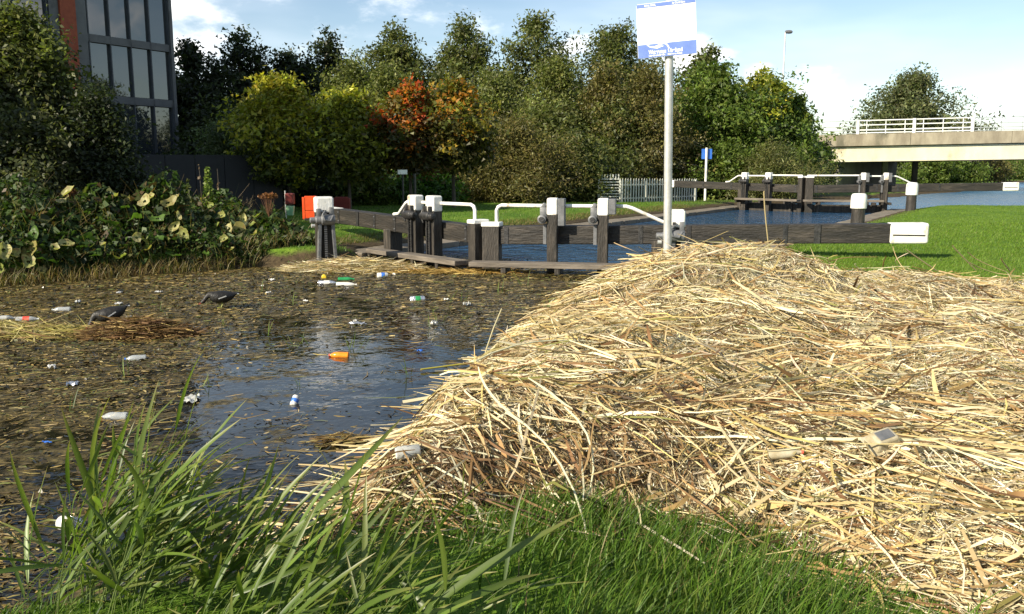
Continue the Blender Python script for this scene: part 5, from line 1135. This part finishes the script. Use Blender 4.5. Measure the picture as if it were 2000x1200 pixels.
def far_lawn():
    n0 = 90000; y = rng.uniform(15.4, 46, n0); x = rng.uniform(-.31, .28, n0)*y; k = (sdf(x, y, CHAMB) > 1.1) & (sdf(x, y, POOL) > .12) & (x < -2.2+(y-18)*.606+.5) & ((y > 17.6) | (x < -2.6)); x, y = x[k], y[k]; n = len(x)
    a = blades(x, y, rng.uniform(.03, .09, n), rng.uniform(.004, .009, n), [(.075, .155, .014), (.1, .18, .02), (.05, .11, .012), (.17, .15, .06)], [4, 4, 2, .8], .5, 2)
    n0 = 6000; p0 = HL-.9*ua; t = rng.uniform(0, 22, n0); d = rng.uniform(1.0, 1.7, n0); nn = np.array((-ua[1], ua[0])); x = p0[0]+ua[0]*t+nn[0]*d; y = p0[1]+ua[1]*t+nn[1]*d
    b = blades(x, y, rng.uniform(.05, .14, n0), rng.uniform(.005, .01, n0), [(.2, .15, .06), (.14, .12, .04), (.1, .13, .03)], e3, .6, 2)
    return join_geo([a, b])
V, F, cv = far_lawn()
tag(link('far_bank_grass', np_mesh('far_bank_grass', V, F, cv), M['blade']), 'mown grass on the bank across the lock', 'grass', kind='stuff')
def tuft(px, py, n, h, label):
    p = at(px, py, z=.02); t = tag(None or bpy.data.objects.new('x', None), None) if False else None
    x = p.x+rng.normal(0, .09, n); y = p.y+rng.normal(0, .09, n); V, F, cv = blades(x, y, rng.uniform(.4, 1, n)*h, rng.uniform(.004, .008, n), [(.1, .2, .03), (.07, .15, .02)], [1, 1], .5, 4, zfun=lambda a, b: np.zeros(len(a))+.01)
    V = V-np.array((p.x, p.y, 0)); o = link('grass_tuft', np_mesh('grass_tuft', V, F, cv), M['blade']); o.location = (p.x, p.y, 0); tag(o, label, 'grass tuft')
tuft(1092, 598, 160, .12, 'bright green grass tuft at the water edge of the reed heap')

# ------------------------------------------------------------------ reeds in the foreground
GREEN_R = [(.085, .13, .022), (.115, .16, .03), (.055, .09, .016), (.16, .19, .05)]
leafs = []
for k in range(9):
    n = 8; q = np.linspace(0, 1, n); up0 = random.uniform(.45, .85); dr = random.uniform(.05, .55); an = up0-dr*q**1.5
    P = np.zeros((1, n, 3)); P[0, 1:, 0] = np.cumsum(np.cos(an[1:])/(n-1)); P[0, 1:, 2] = np.cumsum(np.sin(an[1:])/(n-1)); P[0, :, 1] = .05*np.sin(q*3+k)*q
    w = np.array([.3, .8, 1, 1, .9, .7, .42, .04])*.0265; tw = random.uniform(-.6, .6)+random.uniform(-1, 1)*q
    S = np.stack([np.zeros(n), np.cos(tw), np.sin(tw)], -1)[None]*w[None, :, None]
    L_ = P-S; R2 = P+S; mid = P.copy(); mid[..., 2] -= w*.35
    V = np.stack([L_, mid, R2], 2).reshape(-1, 3); b = np.arange(n-1)*3; F = np.concatenate([np.stack([b, b+1, b+4, b+3], -1), np.stack([b+1, b+2, b+5, b+4], -1)])
    col = pick(GREEN_R, [3, 3, 2, 1.2], 1, .12).repeat(len(V), 0); tipm = np.repeat(q, 3)[:, None]**6; col = col*(1-.6*tipm)+.6*tipm*np.array((.3, .22, .08)); col[1::3] *= 1.25
    me = np_mesh('leaf', V, F, col, smooth=True); me.materials.append(None or colmat('reed_leaf', .42, .35, .45, objvar=.28) if k == 0 else bpy.data.materials['reed_leaf']); leafs.append(me)
stems = []
for k in range(5):
    n = 7; q = np.linspace(0, 1, n); P = np.zeros((1, n, 3)); P[0, :, 2] = q; P[0, :, 0] = (.04+.05*k)*q**1.7; V, F = tube_geo(P, (.0042*(1-.75*q)+.0006)[None], 6)
    me = np_mesh('stem', V, F, np.tile((.15, .2, .06), (len(V), 1)), smooth=True); me.materials.append(bpy.data.materials['reed_leaf']); stems.append((me, .04+.05*k))
def reed(x, y, z, h, lean, wind, nleaf, label, group, Lf=.36):
    t = thing('reed_plant', label, 'reed', (x, y, z), 0, group); k = random.randrange(5); me, c = stems[k]
    az = random.gauss(0, .5); rot = Euler((random.gauss(0, .07), lean, az)).to_matrix().to_4x4()
    link('stem', me, None, t, rot @ Matrix.Diagonal((h, h, h, 1)))
    for i in range(nleaf):
        f = .18+.8*(i+.5)/nleaf; loc = rot @ Vector((c*f**1.7*h, 0, f*h)); L = Lf*(.65+.6*random.random())*(1-.35*abs(f-.55)); yaw = random.gauss(wind, .55) if random.random() < .8 else random.uniform(0, 6.28)
        pit = random.gauss(-.05, .22)+(-.45*(f > .85))
        link('leaf', leafs[random.randrange(9)], None, t, Matrix.Translation(loc) @ Euler((random.gauss(0, .3), pit, yaw)).to_matrix().to_4x4() @ Matrix.Diagonal((L, L*random.uniform(.8, 1.15), L, 1)))
G_A = ('green reed with narrow leaves blown sideways at the near water edge', 'foreground reeds')
LBL = {0: ('green reed in the dense tall clump at the near water edge', 'reeds of the tall clump'), 1: ('low reed blown sideways beside the trampled straw', 'low reeds beside the grass'),
       2: ('small reed in the sparse patch beyond the tall clump', 'reeds of the sparse patch')}
spots = []
for k in range(52):   # the tall clump on the left: foot and stem top in the picture
    d = random.uniform(2.5, 3.1); spots.append((random.gauss(200, 58), d, random.uniform(890, 1080), .06+.14*random.random(), 0))
for k in range(52):   # lower reeds trailing to the right of it
    px = random.uniform(330, 640); d = random.uniform(2.1, 2.9); spots.append((px, d, random.uniform(1030, 1160)+max(0, px-500)*.2, .28+.35*random.random(), 1))
for k in range(9):    # a few in the corner
    spots.append((random.uniform(-40, 80), random.uniform(2.6, 3.2), random.uniform(1020, 1110), .1, 2))
for (px, d, yt, ln, cl_) in spots:
    x = (px-1000)/F_PX*d*1.02; g = max(gz1(x, d), -.05); h = max((at(px, yt, Y=d).z-g+.02)/math.cos(ln), .16)
    reed(x, d, g-.02, h, ln, .05, max(4, int(h*11)), *LBL[cl_], Lf=.30+.14*random.random())
for k, (px, d, yt) in enumerate(((228, 2.75, 800), (215, 2.8, 850), (300, 2.85, 840), (160, 2.7, 900))):
    x = (px-1000)/F_PX*d*1.02; g = max(gz1(x, d), -.05)
    reed(x, d, g-.02, at(px, yt, Y=d).z-g, .07, .1, 7, ['tallest reed, its tip standing clear of the clump', 'second tall reed close beside the tallest one', 'tall reed with leaves streaming over the open water', 'tall reed at the edge of the clump by the grey bottle'][k], 'tallest foreground reeds', Lf=.32)
for k, (px, d, h) in enumerate(((775, 2.35, .45), (800, 2.6, .36))):
    x = (px-1000)/F_PX*d; reed(x, d, gz1(x, d)-.02, h, .6, .0, 5, ['reed leaning out over the shaded grass', 'short reed bent over the trampled straw'][k], 'leaning reeds', Lf=.42)
# little reed shoots in open water
for k, (px, py, h) in enumerate([(880, 592, .3), (905, 590, .26), (575, 680, .22), (605, 672, .25), (690, 682, .24), (700, 690, .26), (805, 735, .22), (835, 640, .3), (855, 632, .26), (585, 755, .12), (522, 655, .2), (575, 596, .22), (1022, 560, .3), (512, 570, .2), (975, 575, .26), (140, 800, .18), (245, 735, .2), (405, 755, .15), (318, 610, .2), (440, 640, .16)]):
    p = at(px, py, z=0); t = thing('reed_shoot', ('little green reed shoot in the weed near the lock gate' if py < 600 else ('little green reed shoot in the water round the orange bottle' if px > 500 else 'little green shoot in the brown weed by the nest and the tall reeds')), 'reed', (p.x, p.y, -.01), 0, 'reed shoots in the water')
    for j in range(3):
        L = h*random.uniform(.6, 1.1); link('blade', leafs[(k+j*3) % 9], None, t, Matrix.Translation((random.gauss(0, .03), random.gauss(0, .03), 0)) @ Euler((random.gauss(0, .2), -random.uniform(.35, .7), random.uniform(-1, 4))).to_matrix().to_4x4() @ Matrix.Diagonal((L, L*.8, L, 1)))

# ------------------------------------------------------------------ litter
M['clear'] = mat('clear_plastic', (.8, .84, .84), None, .12, **{'Transmission Weight': .65})
M['milky'] = mat('milky_plastic', (.36, .36, .33), (.5, .5, .46), .35, 8)
M['lwhite'] = mat('litter_white', (.62, .62, .6), (.5, .49, .44), .5, 12)
M['lred'] = mat('red_print', (.6, .05, .03), (.7, .12, .08), .45, 20)
M['lblue'] = mat('blue_print', (.03, .12, .5), (.06, .2, .6), .4, 14)
M['lorange'] = mat('orange_drink', (.85, .2, .01), (.9, .32, .03), .25, 10)
M['lgreen'] = mat('green_bottle', (.02, .2, .06), (.03, .28, .09), .2, 8)
M['lsilver'] = mat('crumpled_foil', (.6, .61, .63), (.75, .76, .78), .25, 20, .8, 30, metallic=.8)
M['debrisplastic'] = mat('stained_plastic', (.3, .25, .15), (.46, .42, .31), .3, 14)
M['lyellow'] = mat('yellow_print', (.7, .5, .03), None, .4)
def bottle(label, px, py, z, L, r, bodym, capm, labm, yaw, roll=0.0, sink=.5, name='plastic_bottle', cat='bottle', pos=None, pitch=0.0):
    p = pos or at(px, py, z=z); t = thing(name, label, cat, (p.x, p.y, p.z+r*(1-2*sink)), 0, 'drinks litter in the canal'); t.rotation_euler = (roll, pitch, yaw)
    prof = [(r*.5, -L*.5), (r*.92, -L*.48), (r, -L*.44), (r*.96, -L*.2), (r, -L*.16), (r, L*.12), (r*.97, L*.16), (r*.72, L*.3), (r*.36, L*.39), (r*.34, L*.45)]
    MB().lathe(prof, 16, axis='x').build('body', bodym, t, smooth=True)
    MB().lathe([(r*.3, L*.44), (r*.42, L*.445), (r*.42, L*.5), (r*.3, L*.505)], 12, axis='x').build('cap', capm, t, smooth=True)
    if labm: MB().lathe([(r*.99, -L*.19), (r*1.03, -L*.185), (r*1.03, L*.1), (r*.99, L*.105)], 16, axis='x').build('wrapper', labm, t, smooth=True)
    return t
def can(label, px, py, z, bodym, endm, yaw, sink=.45, L=.12, r=.033, pos=None, band=None, pitch=0.0):
    p = pos or at(px, py, z=z); t = thing('drinks_can', label, 'can', (p.x, p.y, p.z+r*(1-2*sink)), 0, 'drinks litter in the canal'); t.rotation_euler = (0, pitch, yaw)
    MB().lathe([(r*.8, -L*.5), (r*.86, -L*.495), (r, -L*.44), (r, L*.4), (r*.84, L*.48), (r*.84, L*.5)], 16, axis='x').build('body', bodym, t, smooth=True)
    MB().lathe([(r*.82, L*.49), (r*.82, L*.503)], 16, axis='x').build('lid', endm, t, smooth=True)
    if band: MB().lathe([(r*.99, -L*.15), (r*1.012, -.14*L), (r*1.012, .2*L), (r*.99, .21*L)], 16, axis='x').build('print_band', band, t, smooth=True)
def scrap(label, px, py, z, m, sx, sy, h, seed, cat='litter', name='plastic_scrap', lift=0.0, pos=None, grp='scraps of litter in the canal'):
    p = pos or at(px, py, z=z); r = np.random.default_rng(seed); n = 9; g = np.linspace(-1, 1, n); X, Y_ = np.meshgrid(g, g); rad = np.maximum(abs(X), abs(Y_))
    Z = h*(.5+.5*np.sin(X*4+seed)*np.cos(Y_*5+seed*2))*(1-.3*rad)+.12*h*r.standard_normal(X.shape); sc_ = 1+.16*r.standard_normal(X.shape)
    V = np.stack([X*sx*sc_*np.sqrt(1-.4*Y_**2), Y_*sy*sc_*np.sqrt(1-.4*X**2), np.maximum(Z, .002)+lift], -1); i = np.arange(n*n).reshape(n, n); F = np.stack([i[:-1, :-1], i[:-1, 1:], i[1:, 1:], i[1:, :-1]], -1).reshape(-1, 4)
    o = link(name, np_mesh(name, V.reshape(-1, 3), F, smooth=True), m); o.location = (p.x, p.y, p.z+.006); o.rotation_euler = (0, 0, r.uniform(0, 6)); tag(o, label, cat, grp)
bottle('orange drink bottle with orange cap floating in open water', 662, 697, 0, .19, .033, M['lorange'], M['lred'], None, R_(176), sink=.3)
bottle('clear bottle with red and white wrapper floating by the reed drift', 54, 626, 0, .25, .036, M['clear'], M['lwhite'], M['lred'], R_(12), sink=.35)
bottle('clear bottle floating near the left bank', 120, 607, 0, .22, .036, M['clear'], M['milky'], None, R_(188), sink=.35)
bottle('clear bottle floating at the tip of the yellow reed drift', 10, 624, 0, .22, .035, M['clear'], M['milky'], M['milky'], R_(20), sink=.35)
bottle('small clear bottle with blue cap afloat beside the nest', 265, 703, 0, .19, .034, M['clear'], M['lblue'], None, R_(195), sink=.35)
bottle('clear bottle with orange cap floating behind the tall reeds', 224, 817, 0, .19, .034, M['clear'], M['lorange'], None, R_(180), sink=.35)
bottle('grey plastic bottle floating upright beside the tall reeds', 145, 1030, 0, .2, .036, M['milky'], M['lwhite'], M['lsilver'], R_(80), sink=.3, pitch=R_(28))
bottle('green glass bottle afloat at the straw raft', 676, 547, 0, .26, .034, M['lgreen'], M['lgreen'], None, R_(10), sink=.35)
bottle('white plastic bottle floating in front of the straw raft', 677, 558, 0, .32, .036, M['lwhite'], M['lwhite'], None, R_(-4), sink=.3)
bottle('white and grey bottle beside the white one at the raft', 640, 555, 0, .3, .04, M['lsilver'], M['lgreen'], M['lwhite'], R_(3), sink=.3)
can('white and blue drinks can at the end of the straw raft', 747, 541, 0, M['lwhite'], M['lsilver'], R_(20), band=M['lblue'], L=.17, r=.05, sink=.3)
can('yellow topped can lying at the straw raft edge', 633, 543, 0, M['lyellow'], M['lsilver'], R_(100), L=.12, r=.04, sink=.3)
can('silver and green can floating beyond the reed shoots', 815, 587, 0, M['lsilver'], M['lgreen'], R_(15), L=.2, r=.05, sink=.4, band=M['lgreen'])
can('white and blue cup tipped up in the open water', 576, 788, 0, M['lwhite'], M['lwhite'], R_(70), L=.085, r=.028, sink=.2, band=M['lblue'], pitch=R_(-50))
hitpile = hit
can('pale grey can with white lid caught at the water edge of the reed heap', 797, 890, 0, M['milky'], M['lwhite'], R_(200), L=.11, r=.032, sink=.15, pos=hitpile(797, 893))
bottle('discarded bottle with red cap lying in the reed heap', 1535, 884, 0, .15, .021, M['debrisplastic'], M['lred'], None, R_(-4), sink=.5, pos=hitpile(1534, 886, .04), pitch=R_(-7))
hp = hitpile(1722, 866, .035)
bx_ = thing('plastic_tub', 'dirty white plastic tub with grey base up lying in the reed heap', 'tub', (hp.x, hp.y, hp.z+.0)); bx_.rotation_euler = (R_(28), R_(-12), R_(18)); bx_.scale = (.85, .85, .7)
MB().hexa([(-.075, -.055, 0), (.075, -.055, 0), (.075, .055, 0), (-.075, .055, 0)], [(-.058, -.04, .075), (.058, -.04, .075), (.058, .04, .075), (-.058, .04, .075)]).build('tub', M['debrisplastic'], bx_, bevel=.012)
MB().box((0, 0, .076), (.085, .055, .006)).build('base_panel', M['irongrey'], bx_, bevel=.006)
MB().box((0, 0, .004), (.17, .13, .01)).build('rim', M['debrisplastic'], bx_, bevel=.004)
scrap('crumpled sheet of clear film with white creases on the water', 375, 782, 0, M['milky'], .115, .055, .03, 1, name='plastic_film')
scrap('pale crushed cup floating below the nest', 101, 722, 0, M['lwhite'], .035, .035, .055, 2, name='crushed_cup')
scrap('crumpled clear wrapper shining in the brown weed', 143, 754, 0, M['lsilver'], .045, .045, .045, 3, name='wrapper')
scrap('flat dark blue wrapper lying on the brown weed', 92, 866, 0, M['lblue'], .038, .014, .01, 4, name='wrapper')
scrap('white and silver foil packet floating mid water', 698, 634, 0, M['lsilver'], .09, .045, .03, 5, name='foil_packet')
scrap('white card scrap beside the foil packet', 694, 631, 0, M['lwhite'], .035, .02, .045, 6, name='card_scrap')
scrap('small bright blue plastic piece near the reed heap', 820, 688, 0, M['lblue'], .03, .02, .03, 7)
scrap('round cream ball of polystyrene by a reed shoot', 848, 636, 0, M['lwhite'], .035, .035, .06, 8, name='foam_ball')
scrap('crumpled brown and white paper on the weed near the heap', 912, 598, 0, M['milky'], .07, .05, .06, 9, name='paper_scrap')
scrap('white lid floating right of the silver can', 872, 587, 0, M['lwhite'], .05, .03, .03, 10)
for k, (px, py, s, lb) in enumerate([(310, 573, .05, 'small white cup floating off the left bank'), (233, 574, .045, 'round white scrap by the bank grass'), (152, 592, .05, 'broken white scrap near the floating bottles'), (232, 596, .05, 'white blossom of foam above the moorhen'), (531, 549, .05, 'white scrap beside the far reeds'),
                                     (524, 574, .04, 'yellow white scrap on the weed'), (597, 590, .035, 'tiny white scrap on dark water'), (585, 515, .06, 'pale stone coloured scrap at the foot of the paddle stand'), (512, 560, .03, 'white fleck by the weed edge'), (252, 622, .04, 'white scrap on the nest behind the moorhen')]):
    scrap(lb, px, py, 0, M['lwhite'], s, s*.6, s*.8, 30+k)
p0, p1 = at(822, 722, z=.02), at(985, 705, z=.02)
o = MB().tube([Vector((0, 0, 0)), (p1-p0)*.5+Vector((0, 0, .01)), p1-p0], .008, 8).build('bamboo_cane', mat('yellow_cane', (.3, .28, .04), (.42, .36, .07), .4, 12), None, smooth=True); o.location = p0
tag(o, 'yellow green bamboo cane floating out from the reed heap', 'cane')

# ------------------------------------------------------------------ moorhens
M['plumage'] = mat('moorhen_plumage', (.006, .006, .0055), (.016, .013, .009), .55, 14, .4, 40)
M['bird_leg'] = mat('moorhen_leg', (.3, .3, .05), None, .5)
M['bill'] = mat('red_bill', (.22, .03, .012), None, .4)
def moorhen(label, px, py, z, yaw, pitch, head_low):
    p = at(px, py, z=z); t = thing('moorhen', label, 'bird', (p.x, p.y, p.z), yaw, 'moorhens on the weed')
    # rings along the body from tail tip to head: (x, z, half width, half height)
    hb = [(-.205, .165, .006, .006), (-.185, .16, .022, .010), (-.15, .145, .036, .022), (-.11, .13, .055, .048), (-.05, .122, .072, .068), (.02, .12, .076, .072), (.07, .128, .064, .064), (.10, .142, .043, .05)]
    hb += [(.125, .150, .03, .036), (.15, .13, .024, .027), (.17, .105, .021, .023), (.185, .085, .024, .025), (.203, .072, .021, .02), (.216, .066, .011, .011)] if head_low else [(.118, .168, .03, .036), (.13, .2, .024, .026), (.138, .228, .023, .024), (.152, .25, .026, .025), (.172, .252, .021, .02), (.185, .249, .011, .011)]
    n = 14; vs = []
    for i, (x, zz, w, h) in enumerate(hb):
        a, b = hb[max(i-1, 0)], hb[min(i+1, len(hb)-1)]; tx, tz = b[0]-a[0], b[1]-a[1]; l_ = math.hypot(tx, tz) or 1; nx_, nz_ = -tz/l_, tx/l_
        for k in range(n):
            an = 2*math.pi*k/n; vs.append((x+nx_*h*math.sin(an), w*math.cos(an), zz+nz_*h*math.sin(an)))
    fs = [(i*n+k, i*n+(k+1) % n, (i+1)*n+(k+1) % n, (i+1)*n+k) for i in range(len(hb)-1) for k in range(n)]+[tuple(range(n-1, -1, -1)), tuple((len(hb)-1)*n+k for k in range(n))]
    MB().add(vs, fs).build('body', M['plumage'], t, smooth=True)
    e = hb[-1]; f = hb[-3]
    MB().tube([(e[0]-.008, 0, e[1]), (e[0]+.012, 0, e[1]-.008), (e[0]+.028, 0, e[1]-.016)], [.009, .007, .002], 8).build('bill', M['bill'], t, smooth=True)
    for s in (-1, 1):
        MB().box((-.18, s*.018, .152), (.04, .014, .012), Euler((0, -.3, 0)).to_matrix()).build('tail_patch', M['lwhite'], t, bevel=.004)
        MB().box((-.01, s*.0765, .125), (.09, .004, .01), Euler((0, .3, 0)).to_matrix()).build('flank_stripe', M['lwhite'], t)
        MB().lathe([(.001, -.003), (.004, 0), (.001, .003)], 8, (f[0], s*f[2]*.98, f[1]+.008), axis='y').build('eye', M['bill'], t)
        lg = MB(); lg.tube([(.01, s*.03, .075), (-.015, s*.032, .045), (.005, s*.034, .004)], [.008, .006, .005], 6)
        for ty in (-.02, 0, .02): lg.tube([(.005, s*.034, .005), (.045, s*.034+ty, .004)], [.004, .002], 5)
        lg.tube([(.005, s*.034, .005), (-.02, s*.034, .004)], [.004, .002], 5); lg.build('leg', M['bird_leg'], t, smooth=True)
    return t
b1 = moorhen('dark moorhen bending over the brown nest heap', 222, 637, .06, R_(215), 0, True)
b2 = moorhen('dark moorhen with white tail walking on the weed beyond the nest', 432, 601, .01, R_(205), 0, True)
b1.rotation_euler = (0, R_(14), R_(212))
for b in (b1, b2): b.scale = (1.12, 1.12, 1.12)
for o in bpy.data.objects:
    if o.type == 'MESH' and o.parent is None and 'label' not in o and o.get('kind') is None: print('UNTAGGED', o.name)
